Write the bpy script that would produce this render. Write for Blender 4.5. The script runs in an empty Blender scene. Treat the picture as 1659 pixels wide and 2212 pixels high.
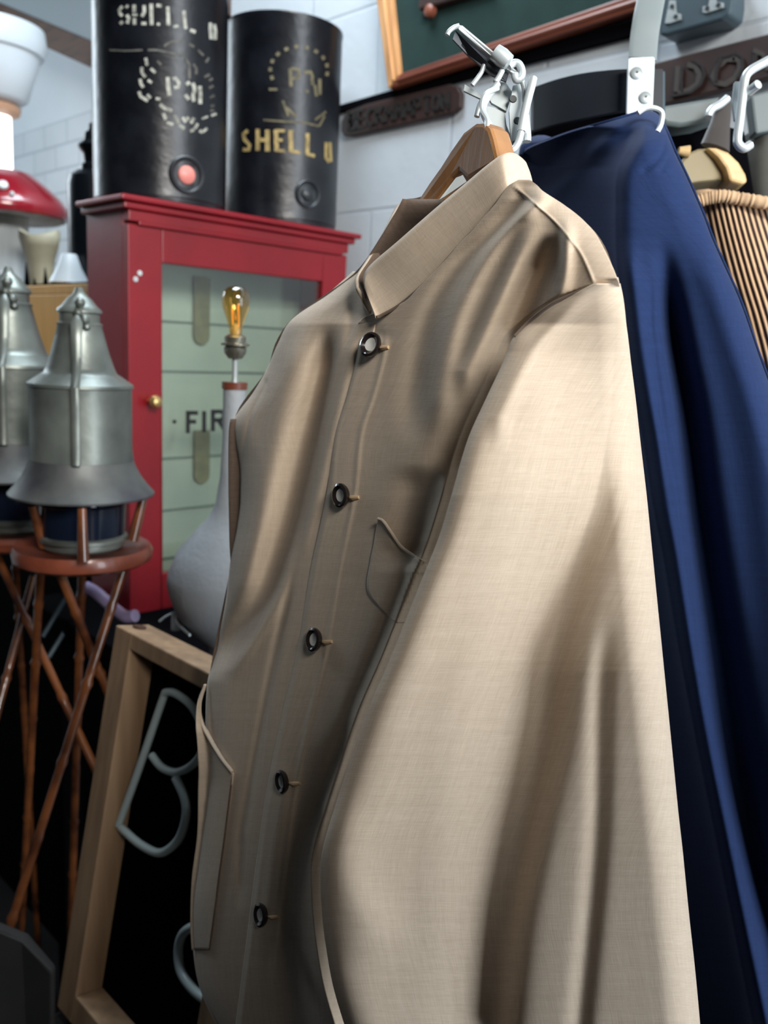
import bpy, bmesh, math, random
from mathutils import Vector, Matrix
random.seed(4)
S = bpy.context.scene
# ------------------------------------------------------------------ camera, world, lights, exposure
W, H, F = 1659.0, 2212.0, 1880.0
CAM = Vector((0, 0, 1.5))
# camera-frame vectors (x right, y down, z forward) of the world axes, from the photo's vanishing points
up_c = Vector((.048, -1, -349 / F)).normalized()
x_c = Vector(((2745 - W / 2) / F, (850 - H / 2) / F, 1)).normalized()
x_c = (x_c - up_c * x_c.dot(up_c)).normalized()
y_c = -(x_c.cross(up_c)).normalized()
if y_c.z < 0: y_c = -y_c
def c2w(v): return Vector((x_c.dot(v), y_c.dot(v), up_c.dot(v)))
CR, CD, CF = c2w(Vector((1, 0, 0))), c2w(Vector((0, 1, 0))), c2w(Vector((0, 0, 1)))
cd = bpy.data.cameras.new('camera'); cam = bpy.data.objects.new('camera', cd)
S.collection.objects.link(cam); S.camera = cam
cd.sensor_fit = 'VERTICAL'; cd.sensor_height = 36; cd.lens = F / H * 36
cd.clip_start = .02
M3 = Matrix((CR, -CD, -CF)).transposed()
cam.matrix_world = Matrix.Translation(CAM) @ M3.to_4x4()
cd.dof.use_dof = True; cd.dof.focus_distance = .56; cd.dof.aperture_fstop = 8.5

wd = bpy.data.worlds.new('world'); S.world = wd; wd.use_nodes = True
bg = wd.node_tree.nodes['Background']
bg.inputs[0].default_value = (.62, .78, 1.0, 1); bg.inputs[1].default_value = .02

def area(name, loc, target, size, energy, col):
    l = bpy.data.lights.new(name, 'AREA'); l.shape = 'RECTANGLE'; l.size, l.size_y = size
    l.energy = energy; l.color = col
    o = bpy.data.objects.new(name, l); S.collection.objects.link(o); o.location = loc
    o.rotation_euler = (Vector(target) - Vector(loc)).to_track_quat('-Z', 'Y').to_euler()
    return o
area('daylight_doorway', (.85, -2.3, 1.55), (.75, .8, 1.2), (1.0, 1.9), 70, (.88, .94, 1))
area('daylight_high_window', (-.35, -2.1, 2.9), (.70, .8, 1.35), (1.3, .8), 126, (1, .965, .91))
area('daylight_rooflight', (.92, 1.35, 3.0), (1.2, 1.5, 1.6), (.6, .9), 32, (.80, .91, 1))
area('far_wall_fill', (.4, 3.9, 2.4), (1.0, 1.0, 1.6), (.6, .8), 15, (.78, .91, 1))  # fill lamp added to brighten the far wall, no known opening there
vs = S.view_settings
vs.view_transform = 'Standard'; vs.look = 'None'; vs.exposure = 0.0; vs.gamma = 1; vs.use_curve_mapping = False
S.cycles.max_bounces = 6; S.cycles.transparent_max_bounces = 8; S.cycles.sample_clamp_indirect = 4
S.cycles.use_denoising = True

# ------------------------------------------------------------------ geometry helpers
def ray(px, py): return CR * ((px - W / 2) / F) + CD * ((py - H / 2) / F) + CF      # unit depth
def P(px, py, z): return CAM + ray(px, py) * z
def onX(px, py, x): r = ray(px, py); return CAM + r * ((x - CAM.x) / r.x)
def onY(px, py, y): r = ray(px, py); return CAM + r * ((y - CAM.y) / r.y)
def onZ(px, py, z): r = ray(px, py); return CAM + r * ((z - CAM.z) / r.z)
def onPl(px, py, p0, n): r = ray(px, py); return CAM + r * ((p0 - CAM).dot(n) / r.dot(n))
def interp(tab, y):
    if y <= tab[0][0]: return tab[0][1]
    for i in range(len(tab) - 1):
        a, b = tab[i], tab[i + 1]
        if y <= b[0]:
            t = (y - a[0]) / (b[0] - a[0])
            m0 = (b[1] - tab[i - 1][1]) / (b[0] - tab[i - 1][0]) if i > 0 else (b[1] - a[1]) / (b[0] - a[0])
            m1 = (tab[i + 2][1] - a[1]) / (tab[i + 2][0] - a[0]) if i + 2 < len(tab) else (b[1] - a[1]) / (b[0] - a[0])
            h = b[0] - a[0]; t2, t3 = t * t, t ** 3
            return (2*t3-3*t2+1)*a[1] + (t3-2*t2+t)*h*m0 + (-2*t3+3*t2)*b[1] + (t3-t2)*h*m1
    return tab[-1][1]
def lin(tab, y):
    if y <= tab[0][0]: return tab[0][1]
    for a, b in zip(tab, tab[1:]):
        if y <= b[0]: return a[1] + (b[1] - a[1]) * (y - a[0]) / (b[0] - a[0])
    return tab[-1][1]
def catmull(pts, n=8, closed=False):
    pts = [Vector(p) for p in pts]; out = []; N = len(pts); m = N if closed else N - 1
    for i in range(m):
        g = (lambda k: pts[k % N]) if closed else (lambda k: pts[max(0, min(N - 1, k))])
        p0, p1, p2, p3 = g(i - 1), g(i), g(i + 1), g(i + 2)
        for k in range(n):
            t = k / n
            out.append(.5 * ((2 * p1) + (p2 - p0) * t + (2*p0 - 5*p1 + 4*p2 - p3) * t*t + (3*p1 - p0 - 3*p2 + p3) * t**3))
    if not closed: out.append(pts[-1].copy())
    return out
class MB:
    def __init__(s): s.v = []; s.f = []; s.uv = None
    def add(s, vs, fs):
        b = len(s.v); s.v += [Vector(v) for v in vs]; s.f += [tuple(i + b for i in f) for f in fs]; return s
    def box(s, o, a, b, c):                     # corner + three edge vectors
        o, a, b, c = Vector(o), Vector(a), Vector(b), Vector(c)
        if a.cross(b).dot(c) < 0: a, b = b, a
        return s.add([o, o+a, o+a+b, o+b, o+c, o+a+c, o+a+b+c, o+b+c],
                     [(0,3,2,1),(4,5,6,7),(0,1,5,4),(1,2,6,5),(2,3,7,6),(3,0,4,7)])
    def abox(s, x0, x1, y0, y1, z0, z1):
        return s.box((x0,y0,z0), (x1-x0,0,0), (0,y1-y0,0), (0,0,z1-z0))
    def tube(s, pts, r, n=10, cap=True, flat=None):
        pts = [Vector(p) for p in pts]; R = r if isinstance(r, (list, tuple)) else [r] * len(pts)
        nrm = None; rings = []; b = len(s.v)
        for i, p in enumerate(pts):
            t = (pts[min(i+1, len(pts)-1)] - pts[max(i-1, 0)]).normalized()
            if nrm is None:
                nrm = t.orthogonal().normalized() if flat is None else Vector(flat[0]).normalized()
            nrm = (nrm - t * nrm.dot(t)).normalized(); bi = t.cross(nrm)
            k = 1 if flat is None else flat[1]
            for j in range(n):
                a = 2 * math.pi * j / n
                s.v.append(p + (nrm * math.cos(a) * k + bi * math.sin(a)) * R[i])
        for i in range(len(pts) - 1):
            for j in range(n):
                q = b + i*n; s.f.append((q+j, q+(j+1)%n, q+n+(j+1)%n, q+n+j))
        if cap:
            s.f.append(tuple(b + j for j in reversed(range(n)))); e = b + (len(pts)-1)*n
            s.f.append(tuple(e + j for j in range(n)))
        return s
    def lathe(s, c, prof, n=48, axis=(0,0,1), a0=0, a1=2*math.pi):   # prof: (radius, height along axis)
        ax = Vector(axis).normalized(); u = Vector((1,0,0)) if abs(ax.z) > .9 else Vector((0,0,1))
        u = (u - ax*u.dot(ax)).normalized(); w = ax.cross(u); b = len(s.v); c = Vector(c)
        for (r, h) in prof:
            for j in range(n):
                a = 2*math.pi*j/n; s.v.append(c + ax*h + (u*math.cos(a) + w*math.sin(a))*max(r, 1e-5))
        for i in range(len(prof)-1):
            for j in range(n):
                q = b+i*n; s.f.append((q+j, q+(j+1)%n, q+n+(j+1)%n, q+n+j))
        return s
    def prism(s, poly, ext):                    # closed polygon of 3D points + extrusion vector
        n = len(poly); ext = Vector(ext); poly = [Vector(p) for p in poly]
        nn = Vector((0,0,0))
        for i in range(n): nn += poly[i].cross(poly[(i+1)%n])
        if nn.dot(ext) > 0: poly = poly[::-1]
        return s.add(poly + [p+ext for p in poly], [tuple(range(n)), tuple(reversed(range(n, 2*n)))] +
                     [(i, i+n, (i+1)%n+n, (i+1)%n) for i in range(n)])
def put(name, mb, mat, parent=None, smooth=True, bevel=0, solid=0, sub=0, loc=None, angle=40):
    base = Vector(loc) if loc is not None else Vector((0,0,0))
    p = parent
    while p is not None: base = base + Vector(p.location); p = p.parent
    me = bpy.data.meshes.new(name); me.from_pydata([v - base for v in mb.v], [], mb.f); me.update()
    if mb.uv:
        ul = me.uv_layers.new(name='UVMap')
        for lp in me.loops: ul.data[lp.index].uv = mb.uv[lp.vertex_index]
    bm = bmesh.new(); bm.from_mesh(me); 
    if not mb.uv: bmesh.ops.remove_doubles(bm, verts=bm.verts, dist=1e-6)
    bmesh.ops.recalc_face_normals(bm, faces=bm.faces) if not mb.uv else None
    bm.to_mesh(me); bm.free()
    if smooth:
        me.shade_smooth()
        if not mb.uv: me.set_sharp_from_angle(angle=math.radians(angle))
    o = bpy.data.objects.new(name, me); S.collection.objects.link(o); me.materials.append(mat)
    if loc is not None: o.location = loc
    if parent is not None: o.parent = parent
    if sub:
        m = o.modifiers.new('sub', 'SUBSURF'); m.levels = m.render_levels = sub
    if solid:
        m = o.modifiers.new('solid', 'SOLIDIFY'); m.thickness = abs(solid); m.offset = -1 if solid > 0 else 1
    if bevel:
        m = o.modifiers.new('bevel', 'BEVEL'); m.width = bevel; m.segments = 2; m.limit_method = 'ANGLE'
    return o
def thing(name, loc, label, cat, group=None):
    o = bpy.data.objects.new(name, None); S.collection.objects.link(o); o.location = loc
    o.empty_display_size = .05; return tag(o, label, cat, group)
def tag(o, label, cat, group=None):
    o['label'] = label; o['category'] = cat
    if group: o['group'] = group
    return o
def struct(o): o['kind'] = 'structure'; return o

# ------------------------------------------------------------------ materials
def mat(name, col, rough=.6, metal=0, noise=0, nscale=20, col2=None, bump=0, bscale=80, stretch=None, coat=0, spec=.5, sheen=0, coords='Object'):
    m = bpy.data.materials.new(name); m.use_nodes = True; nt = m.node_tree; N = nt.nodes; L = nt.links
    b = N['Principled BSDF']; b.inputs['Base Color'].default_value = (*col, 1); b.inputs['Roughness'].default_value = rough
    b.inputs['Metallic'].default_value = metal; b.inputs['Coat Weight'].default_value = coat
    b.inputs['Specular IOR Level'].default_value = spec; b.inputs['Sheen Weight'].default_value = sheen
    tc = N.new('ShaderNodeTexCoord'); mp = N.new('ShaderNodeMapping'); L.new(tc.outputs[coords], mp.inputs[0])
    if stretch: mp.inputs['Scale'].default_value = stretch
    if noise or col2:
        n = N.new('ShaderNodeTexNoise'); n.inputs['Scale'].default_value = nscale; n.inputs['Detail'].default_value = 6
        L.new(mp.outputs[0], n.inputs['Vector'])
        r = N.new('ShaderNodeValToRGB'); L.new(n.outputs[0], r.inputs[0])
        c2 = col2 or tuple(c * (1 - noise) for c in col)
        r.color_ramp.elements[0].position = .35; r.color_ramp.elements[1].position = .65
        r.color_ramp.elements[0].color = (*c2, 1); r.color_ramp.elements[1].color = (*col, 1)
        L.new(r.outputs[0], b.inputs['Base Color'])
    if bump:
        n2 = N.new('ShaderNodeTexNoise'); n2.inputs['Scale'].default_value = bscale; n2.inputs['Detail'].default_value = 4
        L.new(mp.outputs[0], n2.inputs['Vector']); bp = N.new('ShaderNodeBump'); bp.inputs['Strength'].default_value = bump
        bp.inputs['Distance'].default_value = .002; L.new(n2.outputs[0], bp.inputs['Height']); L.new(bp.outputs[0], b.inputs['Normal'])
    return m
def fabric(name, col, col2, weave=1, sheen=.15, bump=.35, big=.25):
    m = bpy.data.materials.new(name); m.use_nodes = True; nt = m.node_tree; N = nt.nodes; L = nt.links
    b = N['Principled BSDF']; b.inputs['Roughness'].default_value = .85; b.inputs['Sheen Weight'].default_value = sheen
    b.inputs['Specular IOR Level'].default_value = .2
    tc = N.new('ShaderNodeTexCoord')
    def nz(sx, sy, sc, det=3):
        mp = N.new('ShaderNodeMapping'); mp.inputs['Scale'].default_value = (sx, sy, 1); L.new(tc.outputs['UV'], mp.inputs[0])
        n = N.new('ShaderNodeTexNoise'); n.inputs['Scale'].default_value = sc; n.inputs['Detail'].default_value = det
        L.new(mp.outputs[0], n.inputs['Vector']); return n.outputs[0]
    def mth(op, a, c):
        k = N.new('ShaderNodeMath'); k.operation = op
        for i, q in enumerate((a, c)):
            if isinstance(q, (int, float)): k.inputs[i].default_value = q
            else: L.new(q, k.inputs[i])
        return k.outputs[0]
    warp, weft = nz(1, .06, 1500), nz(.06, 1, 1500)         # threads
    slub, slub2 = nz(1, .04, 260), nz(.05, 1, 260)
    t = mth('ADD', mth('MULTIPLY', mth('ADD', warp, weft), .30), mth('MULTIPLY', mth('ADD', slub, slub2), .20))
    r = N.new('ShaderNodeValToRGB'); L.new(t, r.inputs[0])
    r.color_ramp.elements[0].position = .38; r.color_ramp.elements[1].position = .62
    r.color_ramp.elements[0].color = (*col2, 1); r.color_ramp.elements[1].color = (*col, 1)
    L.new(r.outputs[0], b.inputs['Base Color'])
    bp = N.new('ShaderNodeBump'); bp.inputs['Strength'].default_value = bump; bp.inputs['Distance'].default_value = .0006
    L.new(mth('ADD', t, mth('MULTIPLY', nz(1, .5, 22, 2), big * 8)), bp.inputs['Height']); L.new(bp.outputs[0], b.inputs['Normal'])
    return m
def wood(name, c1, c2, rough=.5, axis=2, scale=14, coat=0):
    st = [6, 6, 6]; st[axis] = .5
    return mat(name, c1, rough, col2=c2, nscale=scale, stretch=tuple(st), bump=.15, bscale=40, coat=coat)
def wall_mat(name, base, mortar, bw, bh, z0, y0, msize=.006):
    m = bpy.data.materials.new(name); m.use_nodes = True; nt = m.node_tree; N = nt.nodes; L = nt.links
    b = N['Principled BSDF']; b.inputs['Roughness'].default_value = .55
    tc = N.new('ShaderNodeTexCoord'); sx = N.new('ShaderNodeSeparateXYZ'); L.new(tc.outputs['Object'], sx.inputs[0])
    cb = N.new('ShaderNodeCombineXYZ'); L.new(sx.outputs['Y'], cb.inputs[0]); L.new(sx.outputs['Z'], cb.inputs[1])
    mp = N.new('ShaderNodeMapping'); mp.inputs['Location'].default_value = (-y0, -z0, 0); L.new(cb.outputs[0], mp.inputs[0])
    br = N.new('ShaderNodeTexBrick'); br.inputs['Scale'].default_value = 1; br.inputs['Brick Width'].default_value = bw
    br.inputs['Row Height'].default_value = bh; br.inputs['Mortar Size'].default_value = msize; br.inputs['Mortar Smooth'].default_value = .6
    br.inputs['Color1'].default_value = (*base, 1); br.inputs['Color2'].default_value = (*[c*.96 for c in base], 1)
    br.inputs['Mortar'].default_value = (*mortar, 1); L.new(mp.outputs[0], br.inputs['Vector'])
    n = N.new('ShaderNodeTexNoise'); n.inputs['Scale'].default_value = 5; n.inputs['Detail'].default_value = 8; L.new(tc.outputs['Object'], n.inputs['Vector'])
    mx = N.new('ShaderNodeMix'); mx.data_type = 'RGBA'; mx.blend_type = 'MULTIPLY'; mx.inputs[0].default_value = .25
    L.new(br.outputs[0], mx.inputs[6]); L.new(n.outputs[0], mx.inputs[7]); L.new(mx.outputs[2], b.inputs['Base Color'])
    n2 = N.new('ShaderNodeTexNoise'); n2.inputs['Scale'].default_value = 60; L.new(tc.outputs['Object'], n2.inputs['Vector'])
    k = N.new('ShaderNodeMath'); k.operation = 'MULTIPLY_ADD'; L.new(br.outputs['Fac'], k.inputs[0]); k.inputs[1].default_value = -1.6
    L.new(n2.outputs[0], k.inputs[2])
    bp = N.new('ShaderNodeBump'); bp.inputs['Strength'].default_value = .35; bp.inputs['Distance'].default_value = .002
    L.new(k.outputs[0], bp.inputs['Height']); L.new(bp.outputs[0], b.inputs['Normal'])
    return m
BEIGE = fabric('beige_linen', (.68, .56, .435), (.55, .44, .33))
BEIGE_SHADE = fabric('beige_painted_shade', (.19, .135, .10), (.13, .092, .07))  # darker beige copy: shade painted into the inside, far sleeve and seam lines
NAVY = fabric('navy_cotton', (.013, .032, .108), (.008, .021, .074), sheen=.04)
M_red = mat('red_paint', (.27, .006, .014), .35, noise=.25, nscale=6, bump=.1, bscale=25)
M_black = mat('black_enamel', (.005, .007, .010), .3, noise=.4, nscale=18, bump=.25, bscale=35)
M_tin = mat('black_tin_worn', (.004, .005, .008), .3, col2=(.011, .013, .018), nscale=16, bump=.35, bscale=55)
M_letter_w = mat('faded_cream_paint', (.50, .50, .43), .7, noise=.6, nscale=90)
M_letter_g = mat('faded_gold_paint', (.42, .31, .12), .7, noise=.6, nscale=90)
M_dim = mat('worn_grey_paint', (.13, .125, .11), .7, noise=.6, nscale=70)
M_zinc = mat('dull_galvanised_metal', (.25, .275, .25), .40, metal=.6, col2=(.115, .13, .12), nscale=11, bump=.4, bscale=30)
M_zincd = mat('dark_stained_metal', (.075, .075, .085), .5, metal=.5, col2=(.16, .17, .16), nscale=12, bump=.4, bscale=30)
M_glassd = mat('dark_lantern_glass', (.006, .010, .022), .12)
M_bamboo = mat('varnished_bamboo', (.22, .072, .022), .24, col2=(.055, .017, .008), nscale=16, coat=.8)
M_tray = mat('varnished_redwood', (.22, .055, .028), .35, noise=.4, nscale=20, coat=.3)
M_pine = wood('orange_pine', (.90, .50, .12), (.80, .41, .09), .55, axis=2, scale=5)
M_dkwood = wood('dark_brown_wood', (.10, .045, .025), (.05, .022, .012), .5, axis=1)
M_beam = wood('brown_beam_wood', (.10, .045, .022), (.05, .022, .012), .7, axis=1)
M_hanger = wood('hanger_wood', (.40, .20, .08), (.29, .135, .05), .45, axis=2, scale=8, coat=.2)
M_frame = wood('weathered_pale_wood', (.42, .27, .155), (.27, .165, .095), .6, axis=2, scale=7)
M_mahog = wood('mahogany', (.22, .065, .035), (.12, .03, .018), .45, axis=1, scale=8)
M_oak = wood('light_oak', (.62, .32, .13), (.46, .21, .08), .5, axis=2, scale=9)
M_baize = mat('dark_green_baize', (.004, .028, .024), .95, noise=.2, nscale=30)
M_chrome = mat('white_zinc_wire', (.62, .68, .70), .3, metal=.35)
M_white = mat('white_paint', (.72, .80, .82), .4)
M_steel = mat('pale_grey_metal', (.42, .47, .48), .4, metal=.3, noise=.2, nscale=12)
M_conc = mat('pale_grey_ceramic', (.40, .43, .46), .55, noise=.2, nscale=10, bump=.4, bscale=120)
M_brass = mat('brass', (.60, .42, .17), .3, metal=.8)
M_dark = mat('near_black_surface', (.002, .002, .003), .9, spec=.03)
M_floor = mat('dark_floor', (.012, .011, .011), .8, spec=.1, noise=.4, nscale=6)
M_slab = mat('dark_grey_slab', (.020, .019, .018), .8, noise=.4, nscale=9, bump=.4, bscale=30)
M_enamel = mat('white_enamel', (.70, .78, .84), .35, noise=.05, nscale=4)
M_stem = mat('pale_bark_paint', (.62, .68, .70), .7, col2=(.42, .47, .50), nscale=9, stretch=(3, 3, .4), bump=.4, bscale=30)
M_capred = mat('glossy_red', (.34, .012, .025), .22, noise=.3, nscale=7, coat=.6)
M_cream = mat('cream_resin', (.50, .47, .34), .6, noise=.2, nscale=12)
M_neon = mat('unlit_neon_tube', (.55, .66, .66), .25)
M_purple = mat('unlit_violet_tube', (.32, .26, .42), .25)
M_plank = mat('pale_green_board', (.50, .55, .46), .7, col2=(.40, .45, .38), nscale=5, bump=.2, bscale=20)
M_strap = mat('olive_strap', (.24, .22, .12), .7, noise=.3, nscale=30)
M_ink = mat('black_ink', (.01, .01, .012), .6)
M_horn = mat('dark_horn_button', (.018, .013, .012), .2, coat=.5)
M_pearl = mat('pale_button_centre', (.66, .66, .62), .25)
M_thread = mat('tan_thread', (.62, .44, .26), .8)
M_sign = mat('dark_brown_sign', (.034, .015, .012), .55, noise=.35, nscale=14)
M_signlet = mat('grey_brown_lettering', (.045, .038, .033), .6)
M_signdk = mat('black_brown_groove', (.010, .006, .006), .6)
M_signbk = mat('black_sign_lettering', (.012, .010, .008), .6)
M_bluegrey = mat('blue_grey_metal', (.055, .085, .105), .45, metal=.2, noise=.15, nscale=10)
M_pink = mat('pink_cap', (.80, .26, .22), .4)
M_rubber = mat('dark_rubber', (.02, .025, .03), .4)
M_blackcloth = mat('black_cloth', (.008, .010, .014), .6, noise=.3, nscale=12)
M_grycloth = mat('dark_olive_wool', (.055, .055, .048), .9, noise=.3, nscale=40)
M_lighthang = wood('pale_hanger_wood', (.72, .50, .24), (.55, .37, .17), .45, axis=0, scale=8)
def glass(name, tint=(.93, .97, .95), refl=.10, rough=.02):
    m = bpy.data.materials.new(name); m.use_nodes = True; N = m.node_tree.nodes; L = m.node_tree.links
    for n in list(N):
        if n.type == 'BSDF_PRINCIPLED': N.remove(n)
    t = N.new('ShaderNodeBsdfTransparent'); t.inputs[0].default_value = (*tint, 1)
    g = N.new('ShaderNodeBsdfGlossy'); g.inputs['Roughness'].default_value = rough
    mx = N.new('ShaderNodeMixShader'); lw = N.new('ShaderNodeLayerWeight'); lw.inputs[0].default_value = .25
    k = N.new('ShaderNodeMath'); k.operation = 'MULTIPLY_ADD'; L.new(lw.outputs['Facing'], k.inputs[0]); k.inputs[1].default_value = .35; k.inputs[2].default_value = refl * .4
    L.new(k.outputs[0], mx.inputs[0]); L.new(t.outputs[0], mx.inputs[1]); L.new(g.outputs[0], mx.inputs[2])
    L.new(mx.outputs[0], N['Material Output'].inputs[0]); return m
G_clear = glass('clear_glass'); G_amber = glass('amber_glass', (.95, .72, .36), .3)
def emit(name, col, s):
    m = bpy.data.materials.new(name); m.use_nodes = True; b = m.node_tree.nodes['Principled BSDF']
    b.inputs['Base Color'].default_value = (*col, 1); b.inputs['Emission Color'].default_value = (*col, 1); b.inputs['Emission Strength'].default_value = s
    return m
M_glow = emit('lit_white_glass', (1, .97, .93), 2.2)
M_filament = emit('warm_filament', (1, .50, .14), .8)

# ------------------------------------------------------------------ setting
WX = 1.40
pz = [onX(800, y, WX).z for y in (14, 235, 455)]
bh = (pz[0] - pz[2]) / 2
jy = onX(805, 380, WX).y
M_block = wall_mat('painted_block_wall', (.60, .655, .70), (.49, .54, .59), .45, bh, pz[2] - bh * 10, jy - .225 * 20 - .45 * 10, .005)
yb = onX(430, 300, WX).y
zb = onX(125, 262, WX).z
M_brick = wall_mat('painted_brick_wall', (.60, .66, .71), (.42, .48, .54), .175, .078, zb - .078 * 40, 0, .005)
wr = MB().abox(WX, WX + .15, -3, yb, 0, 3.4)
struct(put('wall_right', wr, M_block, smooth=False))
wr = MB().abox(WX, WX + .15, yb, 4.6, 0, zb)
struct(put('wall_right_brick', wr, M_brick, smooth=False)); bpy.data.objects['wall_right_brick'].name = 'wall_far_right'
M_plaster = mat('white_plaster', (.60, .66, .71), .6, noise=.06, nscale=4)
struct(put('wall_upper_right', MB().abox(WX, WX + .15, yb, 4.6, zb, 3.4), M_plaster, smooth=False))
struct(put('wall_back', MB().abox(-1.5, 1.55, 4.6, 4.7, 0, 3.4), M_plaster, smooth=False))
# added unseen wall behind the camera, its height set to shade the lower jacket
M_blocker = mat('blocker_dark', (.03, .024, .02), .8, spec=.1)
fm = MB().abox(-1.6, .42, -.62, -.52, 0, 1.91)
struct(put('wall_shade_blocker', fm, M_blocker, smooth=False))
struct(put('floor', MB().abox(-1.5, 1.55, -3, 4.7, -.1, 0), M_floor, smooth=False))
a, b_ = onX(20, 12, WX), onX(215, 92, WX); c, d_ = onX(30, 32, WX), onX(215, 150, WX)
dirv = (b_ - a) / (b_.y - a.y); e0 = a - dirv * 1.0; e1 = b_ + dirv * -.25
wv = Vector((0, 0, c.z - a.z - .03))
e0, e1 = a + dirv * 1.0, b_ + dirv * -.45
struct(put('trim_roof_beam', MB().box(e1 - Vector((.06, 0, 0)), e0 - e1, (.06, 0, 0), Vector((0, 0, -.075))), M_beam, smooth=False))
bpy.data.objects['trim_roof_beam'].name = 'trim_1'
struct(put('ceiling', MB().box(e1 - Vector((.055, 0, -.001)), e0 - e1, (.055, 0, 0), (0, 0, .9)), mat('grey_white_ceiling', (.28, .33, .36), .7), smooth=False))

# ------------------------------------------------------------------ table, plinths (dark, low)
t = thing('side_table', (1.0, 1.3, 0), 'black-topped side table carrying the red cabinet and the grey gourd lamp', 'table')
put('table_top', MB().abox(.68, 1.385, .98, 1.665, .955, .985), M_dark, t, False, bevel=.003)
for x in (.72, 1.33):
    for y in (1.02, 1.60): put('leg', MB().abox(x, x + .04, y, y + .04, 0, .955), M_dark, t, False)

# ------------------------------------------------------------------ red fire cabinet
CY, CX0, CX1, CB = 1.45, .79, 1.333, .985
CX0 = onY(277, 700, CY).x; CX1 = onY(750, 540, CY).x
CT = onY(277, 436, CY).z
dep = onX(162, 458, CX0-.022).y - CY
cab = thing('wall_cabinet', (CX0, CY, CB), 'bright red wooden fire cabinet with a glass door and white board inside', 'cabinet')
T = .014
m = MB()
m.abox(CX0, CX0+T, CY+.018, CY+dep, CB, CT); m.abox(CX1-T, CX1, CY+.018, CY+dep, CB, CT)
m.abox(CX0+T, CX1-T, CY+.018, CY+dep, CB, CB+T); m.abox(CX0+T, CX1-T, CY+.018, CY+dep, CT-T, CT)
put('body', m, M_red, cab, False, bevel=.0015)
m = MB(); ov = .022
m.abox(CX0-ov, CX1+ov, CY-ov, CY+dep, CT, CT+.010)
m.abox(CX0-ov*.55, CX1+ov*.55, CY-ov*.55, CY+dep, CT-.012, CT)
put('cornice', m, M_red, cab, False, bevel=.003)
gx0 = onY(350, 800, CY).x; gx1 = onY(696, 640, CY).x; gt = onY(352, 568, CY).z; gb = CB + .07
dt = onY(300, 485, CY).z
m = MB()
m.abox(CX0, gx0, CY, CY+.018, CB, dt); m.abox(gx1, CX1, CY, CY+.018, CB, dt)
m.abox(gx0, gx1, CY, CY+.018, gt, dt); m.abox(gx0, gx1, CY, CY+.018, CB, gb)
door = put('door', m, M_red, cab, False, bevel=.002)
put('frieze', MB().abox(CX0, CX1, CY-.004, CY+.018, dt+.004, CT-.012), M_red, cab, False, bevel=.002)
put('moulding', MB().abox(CX0+.018, CX1-.018, CY-.008, CY, dt-.002, dt+.006), M_red, door, False, bevel=.002)
put('glass_pane', MB().abox(gx0, gx1, CY+.007, CY+.010, gb, gt), G_clear, door, False)
k = onY(322, 866, CY)
put('knob', MB().lathe((k.x, CY, k.z), [(0, -.034), (.008, -.032), (.012, -.024), (.009, -.012), (.004, -.006), (.004, 0)], 20, (0, 1, 0)).lathe((k.x + .012, CY, k.z+.001), [(0, -.012), (.006, -.010), (.007, -.004), (.007, 0)], 16, (0, 1, 0)), M_brass, door)
for (hx, hy) in ((293, 603), (302, 590)):
    h = onY(hx, hy, CY); put('paint_chip', MB().lathe((h.x, CY, h.z), [(0, -.0012), (.0045, -.001), (.005, 0)], 10, (0, 1, 0)), M_stem, door)
YB = CY + dep - .014
bk = put('back_board', MB().abox(CX0+T, CX1-T, YB, YB+.012, CB+T, CT-T), M_plank, cab, False)
m = MB()
for (py) in (697, 803, 988, 1098, 1200):
    z = onY(400, py, YB).z; m.abox(CX0+T, CX1-T, YB-.003, YB, z-.0022, z+.0022)
put('board_joint', m, mat('grey_green_joint', (.15, .18, .15), .8), bk, False)
for (y0, y1) in ((598, 745), (930, 1045)):
    p0, p1 = onY(438, y0, YB-.01), onY(438, y1, YB-.01); r = .019
    poly = [p0 + Vector((-r, 0, 0)), p0 + Vector((r, 0, 0))] + [Vector((p0.x + r*math.cos(a), p0.y, p1.z + r + r*math.sin(a))) for a in [-math.pi*i/10 for i in range(11)]]
    put('strap', MB().prism(poly, (0, .006, 0)), M_strap, cab, False, bevel=.001)
def stroke2(mb, pts, w, fn, lift_fn):
    # thick polyline drawn in the sheet coordinates pts (px), mapped by fn to a surface
    pts = [Vector((p[0], p[1])) for p in pts]; L = []
    for a, b in zip(pts, pts[1:]):
        n = max(1, int((b-a).length / 6))
        for i in range(n): L.append(a.lerp(b, i/n))
    L.append(pts[-1]); v = []
    for i, p in enumerate(L):
        t = (L[min(i+1, len(L)-1)] - L[max(0, i-1)]); t = t.normalized() if t.length > 0 else Vector((1, 0))
        n = Vector((-t.y, t.x)) * w / 2
        for s in (-1, 1):
            q = p + n*s; v.append((q.x, q.y))
    b0 = len(mb.v); n = len(v)
    for (x, y) in v: mb.v.append(fn(x, y))
    for (x, y) in v: mb.v.append(lift_fn(x, y))
    k = len(L)
    for i in range(k-1):
        q = b0 + 2*i
        mb.f += [(q, q+1, q+3, q+2), (q+n, q+n+2, q+n+3, q+n+1), (q, q+2, q+2+n, q+n), (q+1, q+1+n, q+3+n, q+3)]
    mb.f += [(b0, b0+n, b0+1+n, b0+1), (b0+2*k-2, b0+2*k-1, b0+2*k-1+n, b0+2*k-2+n)]
fa = lambda x, y: onY(x, y, CY+.0068); fb = lambda x, y: onY(x, y, CY+.0058)
def letters(name, strokes, w, f0, f1, mt, parent):
    m = MB()
    for s in strokes: stroke2(m, s[1:] if isinstance(s[0], (int, float)) else s, s[0] if isinstance(s[0], (int, float)) else w, f0, f1)
    return put(name, m, mt, parent, False)
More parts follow.
